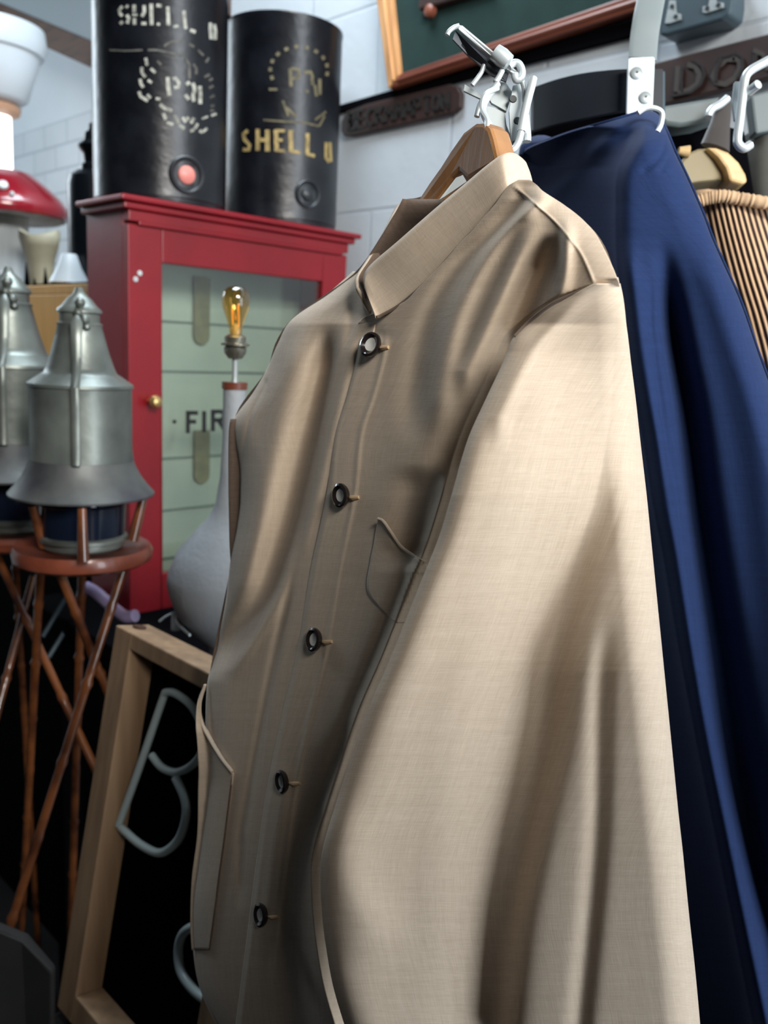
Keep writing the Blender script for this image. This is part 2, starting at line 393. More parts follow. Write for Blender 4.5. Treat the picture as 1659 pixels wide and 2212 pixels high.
letters('fire_lettering', [[(406, 888), (406, 936)], [(402, 892), (428, 892)], [(406, 911), (424, 911)], [(441, 888), (441, 934)],
    [(460, 886), (460, 932)], [(457, 889), (478, 889), (486, 897), (478, 907), (460, 908)], [(472, 908), (487, 931)],
    [(502, 884), (502, 930)], [(502, 888), (524, 888)], [(502, 906), (520, 906)], [(502, 927), (524, 927)]], 9, fa, fb, M_ink, door)
letters('bullet', [[(373, 911), (381, 911)]], 8, fa, fb, M_ink, door)

# ------------------------------------------------------------------ black cans on the cabinet
CZ = CT + .0105
def oncyl(px, py, cx, cy, r):
    d = ray(px, py); a = d.x*d.x + d.y*d.y; b = -2*(d.x*cx + d.y*cy); c = cx*cx + cy*cy - r*r
    D = b*b - 4*a*c; k = (-b - math.sqrt(max(D, 0))) / (2*a); return CAM + d*k
def can(px, r, top, label, group):
    d = ray(px, 500); y = 1.565; x = d.x/d.y*y
    o = thing('oil_can', (x, y, CZ), label, 'can', group)
    h = top
    prof = [(r*.97, 0), (r*.985, .006), (r*.985, .010), (r, .012), (r, h-.006), (r*1.012, h-.004), (r*1.012, h), (r*.98, h), (r*.96, h-.012), (0, h-.012)]
    put('can_body', MB().lathe((x, y, CZ), [(0, 0)] + prof, 72), M_tin, o)
    return o, x, y
c1, x1, y1 = can(347, .1235, .397, 'left black oil can with cream stencil marks and a pink-centred cap, on the red cabinet', 'black oil cans on the red cabinet')
c2, x2, y2 = can(604, .1210, .398, 'right black oil can with worn gold stencil lettering, beside the block wall', 'black oil cans on the red cabinet')
f10 = lambda x, y: oncyl(x, y, x1, y1, .1236); f11 = lambda x, y: oncyl(x, y, x1, y1, .1246)
f20 = lambda x, y: oncyl(x, y, x2, y2, .1211); f21 = lambda x, y: oncyl(x, y, x2, y2, .1221)
def zp(L, sx=280/1659., ox=220, oy=0):      # traced marks, crop coordinates -> px
    out = []
    for s in L:
        w = s[0] if isinstance(s[0], (int, float)) else None
        pts = [(p[0]*sx+ox, p[1]*sx+oy) for p in (s[1:] if w else s)]
        out.append(([w*sx] if w else []) + pts)
    return out
SH = [[42,(262,80),(222,130),(232,175),(262,205)],[44,(310,70),(335,95)],[44,(318,190),(345,230),(325,300)],[46,(235,275),(262,305)],
 [46,(412,60),(415,155)],[30,(388,190),(455,190)],[44,(415,230),(420,315)],[44,(540,65),(545,150),(512,210)],[40,(505,300),(570,300)],
 [48,(632,45),(636,320)],[44,(700,68),(765,75)],[34,(705,305),(745,312)],[46,(845,85),(852,325)],[34,(918,345),(980,328)],
 [46,(1050,135),(1058,250),(1075,370)],[44,(1130,385),(1200,410)],]
OI = [[44,(1390,290),(1388,390),(1400,500)],[44,(1440,310),(1455,400),(1450,510)]]
letters('oil_lettering', zp(OI), 7, f10, f11, M_letter_w, c1)
letters('shell_lettering', zp(SH), 7, f10, f11, M_letter_w, c1)
P31 = [[50,(845,985),(848,1110),(865,1225)],[46,(905,1015),(945,1000),(985,1060),(975,1110),(925,1125)],[48,(1080,1085),(1125,1050)],
 [50,(1165,1060),(1190,1150),(1170,1220),(1180,1300)],[46,(1070,1210),(1115,1275)],[48,(1255,1100),(1262,1220),(1260,1330)]]
letters('grade_lettering', zp(P31), 7, f10, f11, M_letter_w, c1)
EMB = [[38,(560,740),(580,840)],[42,(510,860),(515,930),(560,990)],[42,(490,1010),(500,1070),(530,1120)],[42,(475,1170),(500,1240),(590,1290)],
 [38,(625,875),(685,930)],[36,(590,1025),(640,1060)],[36,(580,1210),(625,1255)],[34,(690,1260),(750,1268)],[46,(745,1335),(800,1380),(900,1420)],
 [44,(785,1450),(820,1530)],[42,(830,1570),(915,1595)],[44,(930,1475),(985,1580)],[42,(985,1600),(1060,1645)],[42,(1035,1500),(1070,1560),(1110,1500)],
 [42,(1180,1510),(1140,1580)],[40,(1225,1580),(1190,1650)],[38,(1130,1680),(1180,1660)],[40,(1250,1670),(1290,1700)],[34,(1290,1690),(1350,1640)],
 [26,(1280,1520),(1360,1490)],[30,(1400,1480),(1470,1455)]]
letters('emblem', zp(EMB), 7, f10, f11, M_letter_w, c1)
EMD = [[30,(710,780),(760,830)],[30,(800,590),(840,560)],[34,(1110,560),(1180,600)],[30,(1230,640),(1300,710)],[30,(1330,800),(1370,740)],[34,(1070,750),(1120,830),(1120,1010)],
 [36,(1170,820),(1210,880),(1205,950)],[34,(1310,990),(1380,950)],[32,(1370,1030),(1420,1005)],[32,(1370,1130),(1430,1095)],[32,(1380,1250),(1440,1220)],[32,(1390,1360),(1440,1350)],
 [32,(1385,1420),(1440,1410)],[26,(840,560),(900,530),(1060,530)],[26,(590,640),(700,640),(850,670),(980,700)],[22,(90,640),(300,650),(520,640)],
 [30,(890,740),(960,760)],[30,(1000,720),(1080,680)]]
letters('worn_emblem', zp(EMD), 6, f10, f11, M_dim, c1)
G = lambda L: zp(L, 500/1659., 400, 0)
S2 = [[26,(450,935),(418,960),(425,1000),(462,1040),(455,1075),(412,1070)],[30,(520,925),(520,1080)],[26,(520,1000),(590,1005)],[34,(590,930),(590,1085)],
 [32,(650,930),(655,1085)],[22,(650,935),(715,940)],[22,(655,1000),(700,1005)],[22,(655,1078),(715,1082)],[32,(755,940),(760,1090)],[24,(760,1085),(830,1092)],[14,(740,940),(775,940)],
 [30,(878,955),(875,1110)],[24,(875,1105),(930,1118)]]
letters('oil_lettering', G([[26,(1010,1020),(1010,1130),(1035,1165)],[20,(1040,1020),(1045,1160)]]), 8, f20, f21, M_letter_g, c2)
letters('shell_lettering', G(S2), 8, f20, f21, M_letter_g, c2)
P2 = [[26,(752,490),(760,620)],[22,(760,490),(815,500),(815,560),(765,562)],[24,(850,520),(900,515),(915,560)],[26,(905,560),(915,610)],[22,(860,650),(885,660)],[24,(965,565),(965,680)],[22,(930,610),(940,690)],
 [14,(560,860),(700,870),(860,880),(960,905)],[22,(725,770),(800,840)],[18,(600,640),(660,640)],[18,(700,720),(740,830)],[16,(930,860),(1010,800)],[16,(960,905),(1000,830)]]
letters('worn_emblem', G(P2), 6, f20, f21, mat('worn_olive_paint', (.14, .12, .065), .7, noise=.5, nscale=80), c2)
TR = []
for i in range(11):
    a = math.radians(200 - i*21); cx, cy = 815 + 205*math.cos(a), 500 - 165*math.sin(a); dx, dy = math.cos(a)*26, -math.sin(a)*26
    TR.append([30, (cx-dx*.5, cy-dy*.5), (cx+dx*.5, cy+dy*.5)])
letters('shell_emblem', G(TR), 6, f20, f21, bpy.data.materials['worn_olive_paint'], c2)
def bung(o, px, py, x, y, r, rad, mt2, nm='filler_cap'):
    p = oncyl(px, py, x, y, r); n = Vector((p.x-x, p.y-y, 0)).normalized()
    k = put(nm, MB().lathe(p - n*.004, [(rad, 0), (rad, .007), (rad*.93, .009), (rad*.80, .007), (rad*.72, .003), (rad*.6, .003), (0, .004)], 32, n), M_rubber, o)
    put('cap_centre', MB().lathe(p - n*.004, [(rad*.50, .002), (rad*.48, .007), (rad*.35, .010), (0, .011)], 20, n), mt2, k)
bung(c1, 403, 378, x1, y1, .1235, .033, M_pink); bung(c2, 664, 420, x2, y2, .121, .028, M_rubber)
# wooden block on the taller can
zt_ = CZ + .3975
bp_ = [onZ(372, 2, zt_), onZ(472, 66, zt_), onZ(500, 38, zt_), onZ(430, -25, zt_)]
put_ = put('wooden_block', MB().prism(bp_, (0, 0, .055)), M_dkwood, None, False, bevel=.003, loc=bp_[0])
tag(put_, 'brown wooden block lying on top of the left black can', 'block')

# ------------------------------------------------------------------ cupboard behind lanterns with ornaments on it
KX = .85
kz = onX(120, 615, KX).z
kr = onX(182, 620, KX).y - .03; kl = 2.95
kb = onX(42, 620, KX).y
cup = thing('pine_cupboard', (KX, 2.0, 0), 'orange pine cupboard behind the two metal lanterns', 'cupboard')
put('body', MB().abox(KX, WX-.01, CY+dep+.03, kl, 1.22, kz-.02), M_pine, cup, False, bevel=.002)
put('top', MB().abox(KX, WX-.01, CY+dep+.03, kb, kz-.02, kz), M_pine, cup, False, bevel=.002)
put('top_edge', MB().abox(KX-.006, WX-.01, kb, kl, kz-.026, kz+.0), M_dkwood, cup, False, bevel=.002)
o = put('under_shade_block', MB().abox(KX-.01, WX-.01, 1.68, kl, 0, 1.218), M_dark, None, False, loc=(1.1, 2.0, 0)); tag(o, 'added black block standing in for the shade under the orange pine cupboard', 'chest')  # near-black block added so the space below the cupboard reads as shade
put('shelf_mat', MB().abox(KX+.02, KX+.3, CY+dep+.02, kb-.02, kz, kz+.006), M_dark, cup, False)
kz2 = kz + .006
# toadstool
q = onZ(14, 617, kz); q = P(14, 615, 2.03); q.z = kz
_r = ray(14, 615); base = Vector((KX+.105, (KX+.105)*_r.y/_r.x, kz)); d = (base-CAM).dot(CF); s = d/F
def zat(py, base): 
    r = ray(base_px(base), py); return CAM.z + r.z * math.hypot(base.x, base.y) / math.hypot(r.x, r.y)
def base_px(b):
    v = b - CAM; return W/2 + F * v.dot(CR)/v.dot(CF)
bpx = base_px(base)
ts = thing('toadstool_ornament', base, 'red-capped white-stemmed toadstool ornament at the left edge, on the cupboard', 'ornament')
zc = zat(470, base) ; zt = zat(368, base)
put('stem', MB().lathe(base, [(0, 0), (.062, 0), (.066, .02), (.060, .08), (.058, zc-base.z), (0, zc-base.z)], 32), M_stem, ts)
R = 132*s
cap = put('cap', MB().lathe((base.x, base.y, zc), [(0, .004), (.062, .004), (R*.85, -.004), (R*.97, .002), (R, .014), (R*.97, .030), (R*.88, .052), (R*.70, .078), (R*.45, (zt-zc)*.93), (R*.2, zt-zc-.001), (0, zt-zc)], 48), M_capred, ts)
put('gills', MB().lathe((base.x, base.y, zc), [(.058, .002), (R*.85, -.007), (R*.93, -.002), (R*.85, .003)], 48), M_stem, cap)
def dome_pt(px, py):
    # walk the ray until it enters the cap
    r = ray(px, py)
    for i in range(4000):
        p = CAM + r*(1.5 + i*.0003); rr = math.hypot(p.x-base.x, p.y-base.y)/R
        if rr < 1:
            hgt = .014 + (zt-zc-.014)*math.sqrt(max(0, 1-rr**2.1))
            if p.z < zc + hgt and p.z > zc: return p
    return CAM + r*1.9
for (sx_, sy_, rr_) in ((6, 398, .013), (26, 418, .006)):
    p = dome_pt(sx_, sy_); n = (p - Vector((base.x, base.y, zc-.05))).normalized()
    put('white_spot', MB().lathe(p - n*.004, [(rr_, 0), (rr_*.9, .006), (rr_*.4, .009), (0, .0095)], 16, n), M_white, cap)
# molar ornament
_r = ray(88, 612); q = Vector((KX+.10, (KX+.10)*_r.y/_r.x, kz2))
tm = thing('tooth_ornament', q, 'cream tooth-shaped ornament with two cusps and split roots, beside the toadstool', 'ornament')
s = (q-CAM).dot(CF)/F
ring = []
m = MB(); prof = [(0, 27), (10, 29), (40, 29), (60, 32), (85, 40), (105, 45)]
n = 24; vs_ = []; 
for (h, r) in prof:
    for j in range(n):
        a = 2*math.pi*j/n
        vs_.append(q + Vector((math.cos(a)*r*s*(1-.16*math.cos(2*a)), math.sin(a)*r*s*(1-.16*math.cos(2*a)), h*s)))
top = []
for (rf, hh) in ((.92, 114), (.6, 106), (.25, 100)):
    for j in range(n):
        a = 2*math.pi*j/n
        vs_.append(q + Vector((math.cos(a)*45*s*rf, math.sin(a)*45*s*rf, (hh + 8*math.cos(2*(a+.785))*rf)*s)))
nr = len(prof)+3
fs_ = [(i*n+j, i*n+(j+1)%n, (i+1)*n+(j+1)%n, (i+1)*n+j) for i in range(nr-1) for j in range(n)] + [tuple(range((nr-1)*n, nr*n)), tuple(reversed(range(n)))]
put('crown', m.add(vs_, fs_), M_cream, tm, angle=80)
for dx in (-20, 0, 19):
    bp = q + CR*dx*s - Vector((CF.x, CF.y, 0))*24*s
    put('root_groove', MB().tube([bp + Vector((0,0,.001)), bp + Vector((0,0,25*s)) , bp + Vector((0,0,52*s))- Vector((CF.x, CF.y, 0))*2*s], [7*s, 4.5*s, .8*s], 8), M_dark, tm)
# white flared shade
_r = ray(150, 605); q = Vector((KX+.045, (KX+.045)*_r.y/_r.x, kz2))
lp = put('small_lampshade', MB().lathe(q, [(.040, 0), (.043, .002), (.026, .035), (.017, .062), (.015, .064), (.0, .064)], 32), M_enamel, None, loc=q, solid=.001)
tag(lp, 'small white flared cone shade between tooth ornament and red cabinet', 'lampshade')
# black burner lantern
q = P(205, 600, 1.92); q.x = .97; q.z = kz2; q.y = q.x * ray(205, 600).y / ray(205, 600).x
s = (q-CAM).dot(CF)/F
bl = thing('black_lantern', q, 'black metal lantern with stepped finial, half hidden behind the red cabinet', 'lantern')
zz = lambda py: zat(py, q) - q.z
put('lantern_body', MB().lathe(q, [(0, 0), (54*s, 0), (54*s, zz(405)), (50*s, zz(385)), (34*s, zz(372)), (0, zz(372))], 40), M_black, bl)
put('finial', MB().lathe(q, [(26*s, zz(372)), (26*s, zz(358)), (20*s, zz(354)), (20*s, zz(335)), (30*s, zz(322)), (31*s, zz(316)), (20*s, zz(306)), (18*s, zz(290)), (10*s, zz(283)), (8*s, zz(268)), (0, zz(264))], 32), M_black, bl)
# pedestal lamp with bowl (left edge)
q = P(-6, 600, 2.64); q.z = kz; s = 2.64/F
pl = thing('pedestal_lamp', q, 'lit white column lamp carrying a large white bowl, cut by the left edge', 'lamp')
zz = lambda py: zat(py, q) - q.z
put('column', MB().lathe(q, [(0, 0), (38*s, 0), (38*s, zz(250)), (0, zz(250))], 40), M_glow, pl)
put('collar', MB().lathe(q, [(38*s, zz(252)), (55*s, zz(246)), (58*s, zz(232)), (50*s, zz(226)), (0, zz(226))], 40), mat('peach_wood', (.52, .30, .19), .4), pl)
put('bowl', MB().lathe(q, [(0, zz(226)), (58*s, zz(224)), (72*s, zz(214)), (90*s, zz(150)), (98*s, zz(120)), (105*s, zz(118)), (112*s, zz(95)), (108*s, zz(62)), (95*s, zz(62)), (88*s, zz(110)), (60*s, zz(200)), (0, zz(205))], 56), M_enamel, pl)

# ------------------------------------------------------------------ galvanised lanterns on bamboo stands
LPROF = [(0, 632), (7, 633), (10, 640), (13, 646), (24, 655), (36, 670), (44, 677), (45, 683), (40, 686), (40, 702), (46, 706), (44, 711), (50, 735), (58, 765), (68, 795), (73, 806), (80, 810), (106, 828), (107, 834), (103, 836), (103, 960), (106, 985)]
SK = [(105, 985), (110, 1000), (120, 1020), (134, 1040), (149, 1057), (148, 1061), (130, 1056), (110, 1040)]
def lantern(cx, d, dy, label, bail_px):
    q = P(cx, 1182 + dy, d); s = d/F
    o = thing('ship_lantern', q, label, 'lantern', 'galvanised ship lanterns on bamboo stands')
    k = lambda y: (1178 - y)*s*1.0
    up = Vector((0,0,1))
    put('hood', MB().lathe(q, [(r*s, k(y)) for r, y in LPROF], 56), M_zinc, o)
    put('skirt', MB().lathe(q, [(r*s, k(y)) for r, y in SK], 56), M_zincd, o)
    put('glass_band', MB().lathe(q, [(90*s, k(1050)), (90*s, k(1075)), (93*s, k(1078)), (89*s, k(1082)), (86*s, k(1150))], 48), M_glassd, o)
    put('base', MB().lathe(q, [(86*s, k(1146)), (92*s, k(1150)), (92*s, k(1157)), (84*s, k(1160)), (84*s, k(1172)), (78*s, k(1178)), (0, k(1178))], 48), M_zinc, o)
    cd_ = Vector((CF.x, CF.y, 0)).normalized(); rt = Vector((CR.x, CR.y, 0)).normalized()
    a = math.radians(14); fd = (-cd_*math.cos(a) + rt*math.sin(a))
    pr = [(r*s, k(y)) for r, y in ((62, 740), (70, 775), (84, 806), (109, 832), (106, 870), (106, 960), (110, 985))]
    path = [q + fd*(r+.004) + up*h for r, h in pr]
    st = put('carry_strap', MB().tube(path, 8*s*1.1, 8, flat=(fd, .35)), M_zinc, o)
    put('hook_plate', MB().tube([q + fd*r*s + up*k(y) for r, y in ((52, 690), (62, 705), (70, 740), (76, 790), (80, 800))], [4*s, 12*s, 11*s, 10*s, 5*s], 10, flat=(fd, .4)), M_zinc, o)
    for (dx, yy, rr) in ((8, 664, 11), (2, 684, 10), (24, 698, 10), (30, 712, 8)):
        c = q + fd*(44*s) + rt*dx*s*.6 + up*k(yy); put('rivet_knob', MB().lathe(c - fd*.005, [(rr*s, 0), (rr*s*.9, .006), (rr*s*.5, .010), (0, .011)], 14, fd), M_zinc, o)
    return o, q, s
def node_leg(pts, r, o, nodes=9):
    pts = [Vector(p) for p in pts]; path = []; R = []
    tot = sum((b-a).length for a, b in zip(pts, pts[1:])); N = 140
    for i in range(N+1):
        t = i/N*tot; k = 0
        while k < len(pts)-2 and t > (pts[k+1]-pts[k]).length: t -= (pts[k+1]-pts[k]).length; k += 1
        path.append(pts[k].lerp(pts[k+1], min(1, t/(pts[k+1]-pts[k]).length)))
        u = (i/N*nodes + .35) % 1; d = min(u, 1-u)
        R.append(r*(1 + .34*math.exp(-(d/.035)**2) - .10*math.exp(-((u-.92)/.04)**2)))
    return put('leg', MB().tube(path, R, 10), M_bamboo, o)
def stand(q, s, label, legs, ptop):
    o = thing('bamboo_stand', (q.x, q.y, 0), label, 'stand', 'bamboo tripod stands under the lanterns')
    put('tray', MB().lathe(q, [(0, -.001), (118*s, -.001), (124*s, .002), (140*s, .004), (146*s, -.004), (143*s, -.016), (128*s, -.022), (60*s, -.022), (0, -.022)], 56), M_tray, o)
    for L in legs: node_leg(L, .0066, o, 11)
    for (a, b) in ptop: put('prong', MB().tube([a, b], [.0085, .006], 10), M_bamboo, o)
    return o
lan1, q1, s1 = lantern(180, 1.30, 0, 'nearer galvanised bell-shaped ship lantern with dark glass band, against the red cabinet', 0)
lan2, q2, s2 = lantern(34, 1.50, -42, 'farther galvanised ship lantern cut by the left edge, before the orange cupboard', 0)
def L1(px0, py0, d0, px1, py1, d1):
    a = P(px0, py0, d0); b = P(px1, py1, d1); k = a + (b-a)*((a.z-.005)/(a.z-b.z)); return [a, b, k]
legs1 = [L1(272, 1212, 1.31, 130, 1660, 1.27), L1(88, 1222, 1.33, 68, 1600, 1.46), L1(128, 1235, 1.24, 222, 1470, 1.34), L1(178, 1205, 1.38, 166, 1600, 1.47)]
pr1 = [(P(96, 1180, 1.27), P(70, 1092, 1.24)), (P(180, 1212, 1.19), P(177, 1098, 1.185)), (P(286, 1168, 1.30), P(311, 1068, 1.30))]
stand(q1, s1, 'red-brown bamboo tripod stand under the nearer lantern, tray fully in view', legs1, pr1)
legs2 = [L1(-60, 1085, 1.50, 150, 1540, 1.42), L1(72, 1245, 1.60, 5, 1500, 1.52), L1(30, 1160, 1.62, 50, 1500, 1.75)]
stand(q2, s2, 'bamboo tripod stand at the left edge under the farther lantern, tray cut off', legs2, [])

# ------------------------------------------------------------------ gourd lamp
GP = [(0, 825), (26, 825), (26, 838), (23, 840), (23, 947), (27, 1029), (36, 1090), (50, 1118), (72, 1143), (113, 1191), (133, 1240), (134, 1262), (129, 1285), (113, 1326), (76, 1366), (48, 1390), (44, 1400), (0, 1400)]
d = 1.30; q = P(498, 1400, d); q.z = .986; s = d/F
dd = math.hypot(q.x, q.y)
gl = thing('table_lamp', q, 'grey gourd-shaped lamp with long neck and bare amber bulb, before the glass door', 'lamp')
def zc_(py): r = ray(498, py); return CAM.z + r.z*dd/math.hypot(r.x, r.y) - q.z
zb0 = zc_(1400)
put('base', MB().lathe(q, [(r*s, max(0, zc_(y))) for r, y in GP[3:-1]] + [(.035, 0), (0, 0)], 56), M_conc, gl)
put('wood_collar', MB().lathe(q, [(0, zc_(825)), (26*s, zc_(825)), (26*s, zc_(840)), (0, zc_(840))], 32), M_tray, gl)
put('stem_rod', MB().lathe(q, [(8*s, zc_(826)), (6*s, zc_(815)), (6*s, zc_(772))], 16), M_steel, gl)
bh_ = put('bulb_holder', MB().lathe(q, [(0, zc_(776)), (14*s, zc_(774)), (22*s, zc_(762)), (23*s, zc_(752)), (20*s, zc_(748)), (29*s, zc_(746)), (29*s, zc_(742)), (21*s, zc_(740)), (22*s, zc_(728)), (14*s, zc_(722)), (0, zc_(722))], 28), mat('aged_nickel', (.28, .27, .22), .3, metal=.8), gl)
bb = put('bulb', MB().lathe(q, [(12*s, zc_(722)), (13*s, zc_(708)), (18*s, zc_(690)), (26*s, zc_(665)), (28*s, zc_(645)), (25*s, zc_(630)), (15*s, zc_(620)), (0, zc_(617))], 32), G_amber, gl)
put('filament', MB().tube([q + Vector((0, 0, zc_(y))) + CR*dx*s for dx, y in ((-5, 712), (-8, 660), (0, 690), (5, 655), (7, 712))], 1.2*s, 6), M_filament, bb)
put('glass_tip', MB().lathe(q, [(9*s, zc_(722)), (10*s, zc_(712)), (5*s, zc_(700)), (0, zc_(698))], 14), M_pearl, bb)
put('flex', MB().tube(catmull([P(345, 1342, 1.33), P(362, 1330, 1.32), P(380, 1325, 1.30), P(382, 1345, 1.27), P(410, 1372, 1.22)], 8), .0018, 6), M_white, gl)
put('plug', MB().tube([P(379, 1322, 1.30), P(384, 1358, 1.29)], [.006, .010], 10), M_steel, gl)
# violet tube and pale rods beneath
o = put('violet_tube', MB().tube(catmull([P(186, 1268, 1.42), P(210, 1282, 1.41), P(250, 1318, 1.39), P(272, 1332, 1.37), P(292, 1330, 1.36)], 8), .010, 12), M_purple, None, loc=P(240, 1310, 1.40))
tag(o, 'pale violet glass tube lying behind the front bamboo leg', 'tube')
for i, (A, B_) in enumerate((((142, 1292), (92, 1375)), ((148, 1350), (105, 1420)))):
    p0, p1 = P(*A, 1.62), P(*B_, 1.60)
    o = put('metal_rod', MB().tube([p0, p1], .0045, 8), M_bluegrey, None, loc=p1)
    tag(o, ('upper' if i == 0 else 'lower') + ' thin blue-grey metal rod slanting between the bamboo legs', 'rod', 'thin rods behind the bamboo legs')
# ------------------------------------------------------------------ wooden frame with neon letters
C0 = onX(250, 1350, .54); dn = Vector((-.175, 0, -1)).normalized(); ax = Vector((0, -1, 0)); nn = ax.cross(dn).normalized()
if nn.x > 0: nn = -nn                 # faces -X, towards the camera
FW, FH, fw, fd_ = .345, .66, .043, .05
FH = (onPl(228, 2168, C0, nn) - C0).dot(dn) + .072
bq = C0 + dn*FH
fr = thing('neon_sign_box', bq, 'pale wooden box frame holding unlit white neon letters on black', 'sign')
put('side_post', MB().box(C0, ax*fw, dn*FH, -nn*fd_), M_frame, fr, False, bevel=.002)
put('side_post', MB().box(C0 + ax*(FW-fw), ax*fw, dn*FH, -nn*fd_), M_frame, fr, False, bevel=.002)
put('top_rail', MB().box(C0 + ax*fw, ax*(FW-2*fw), dn*.022, -nn*fd_), M_frame, fr, False, bevel=.002)
put('bottom_rail', MB().box(C0 + ax*fw + dn*(FH-.04), ax*(FW-2*fw), dn*.04, -nn*fd_), M_frame, fr, False, bevel=.002)
put('back_panel', MB().box(C0 + ax*fw + dn*.02 - nn*.038, ax*(FW-2*fw), dn*(FH-.04), -nn*.008), M_dark, fr, False)
k = C0 + ax*.022; 
kp = onZ(307, 1363, C0.z); put('wood_plug', MB().lathe(C0 + ax*.018 - nn*.025 - dn*.001, [(.009, .0), (.009, .0016), (0, .0018)], 16, -dn), M_dkwood, fr)
p0 = C0 - nn*.024
def nt(pts): return catmull([onPl(x, y, p0, nn) for x, y in pts], 8)
put('neon_letter', MB().tube(nt([(256, 1783), (300, 1662), (352, 1510), (360, 1497), (376, 1497), (404, 1515), (424, 1540), (440, 1580), (436, 1625), (412, 1655), (380, 1668), (350, 1658), (328, 1632)]), .0052, 10), M_neon, fr)
put('neon_letter', MB().tube(nt([(379, 1680), (398, 1722), (402, 1760), (390, 1805), (368, 1832), (340, 1842), (300, 1822), (262, 1788)]), .0055, 10), M_neon, fr)
put('neon_letter', MB().tube(nt([(470, 2010), (432, 2000), (400, 2012), (386, 2045), (390, 2095), (415, 2135), (450, 2162), (490, 2180)]), .0058, 10), M_neon, fr)
zb_ = bq.z
o = put('storage_crate', MB().abox(bq.x-.06, bq.x+.14, .67, 1.035, 0, zb_-.012), M_floor, None, False, loc=(bq.x, .9, 0), bevel=.004)
tag(o, 'dark storage crate under the wooden neon sign frame', 'crate')
sl = P(50, 2000, 1.15)
tp = [P(-60, 1985, 1.12), P(52, 2030, 1.12), P(112, 2102, 1.10)]
m = MB().prism(tp + [Vector((tp[2].x-.02, tp[2].y, 0)), Vector((tp[0].x, tp[0].y, 0))], Vector((CF.x, CF.y, 0))*.015)
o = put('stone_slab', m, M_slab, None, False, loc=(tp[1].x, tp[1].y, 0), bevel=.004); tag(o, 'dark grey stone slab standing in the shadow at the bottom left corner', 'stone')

# ------------------------------------------------------------------ things on the block wall
FX = WX - .03
pf = thing('picture_frame', onX(838, 190, FX), 'large framed dark green baize board with mahogany and pale wood frame', 'frame')
A, B_, C_, D_ = onX(838, 192, FX), onX(1420, 8, FX), onX(1420, -20, FX), onX(862, 156, FX)
ext = Vector((.03, 0, 0))
bl_, br_ = onX(838, 192, FX), onX(1500, -22, FX)
ebar = (br_ - bl_).normalized()
upv = (onX(812, -40, FX) - bl_); 
lf = [onX(838, 192, FX), onX(862, 163, FX), onX(841, -45, FX), onX(807, -45, FX)]
put('left_member', MB().prism(lf, ext), M_oak, pf, False, bevel=.003)
put('left_bead', MB().tube([onX(850, 175, FX), onX(824, -45, FX)], .004, 8), M_oak, pf)
put('bottom_member', MB().prism([onX(840, 192, FX), onX(1400, 13, FX), onX(1400, -26, FX), onX(864, 158, FX)], ext), M_mahog, pf, False, bevel=.004)
put('bottom_bead', MB().tube([onX(860, 174, FX), onX(1400, -4, FX)], .005, 8), M_mahog, pf)
put('baize', MB().prism([onX(862, 160, FX+.012), onX(1398, -18, FX+.012), onX(1398, -300, FX+.012), onX(838, -60, FX+.012)], (.01, 0, 0)), M_baize, pf, False)
put('score_slider', MB().prism([onX(902, 22, FX-.004), onX(1060, -24, FX-.004), onX(1060, -60, FX-.004), onX(905, -20, FX-.004)], (.02, 0, 0)), M_sign, pf, False, bevel=.004)
put('slider_knob', MB().lathe(onX(925, 22, FX-.006), [(.012, .012), (.012, 0), (.006, -.004), (0, -.004)], 16, (1, 0, 0)), M_mahog, pf)
o = put('black_rail', MB().prism([onX(716, 246, WX-.012), onX(1400, 66, WX-.012), onX(1400, 34, WX-.012), onX(716, 232, WX-.012)], (.012, 0, 0)), M_dark, None, False, loc=onX(1000, 160, WX-.012))
tag(o, 'long black rail on the wall directly below the green board', 'rail')
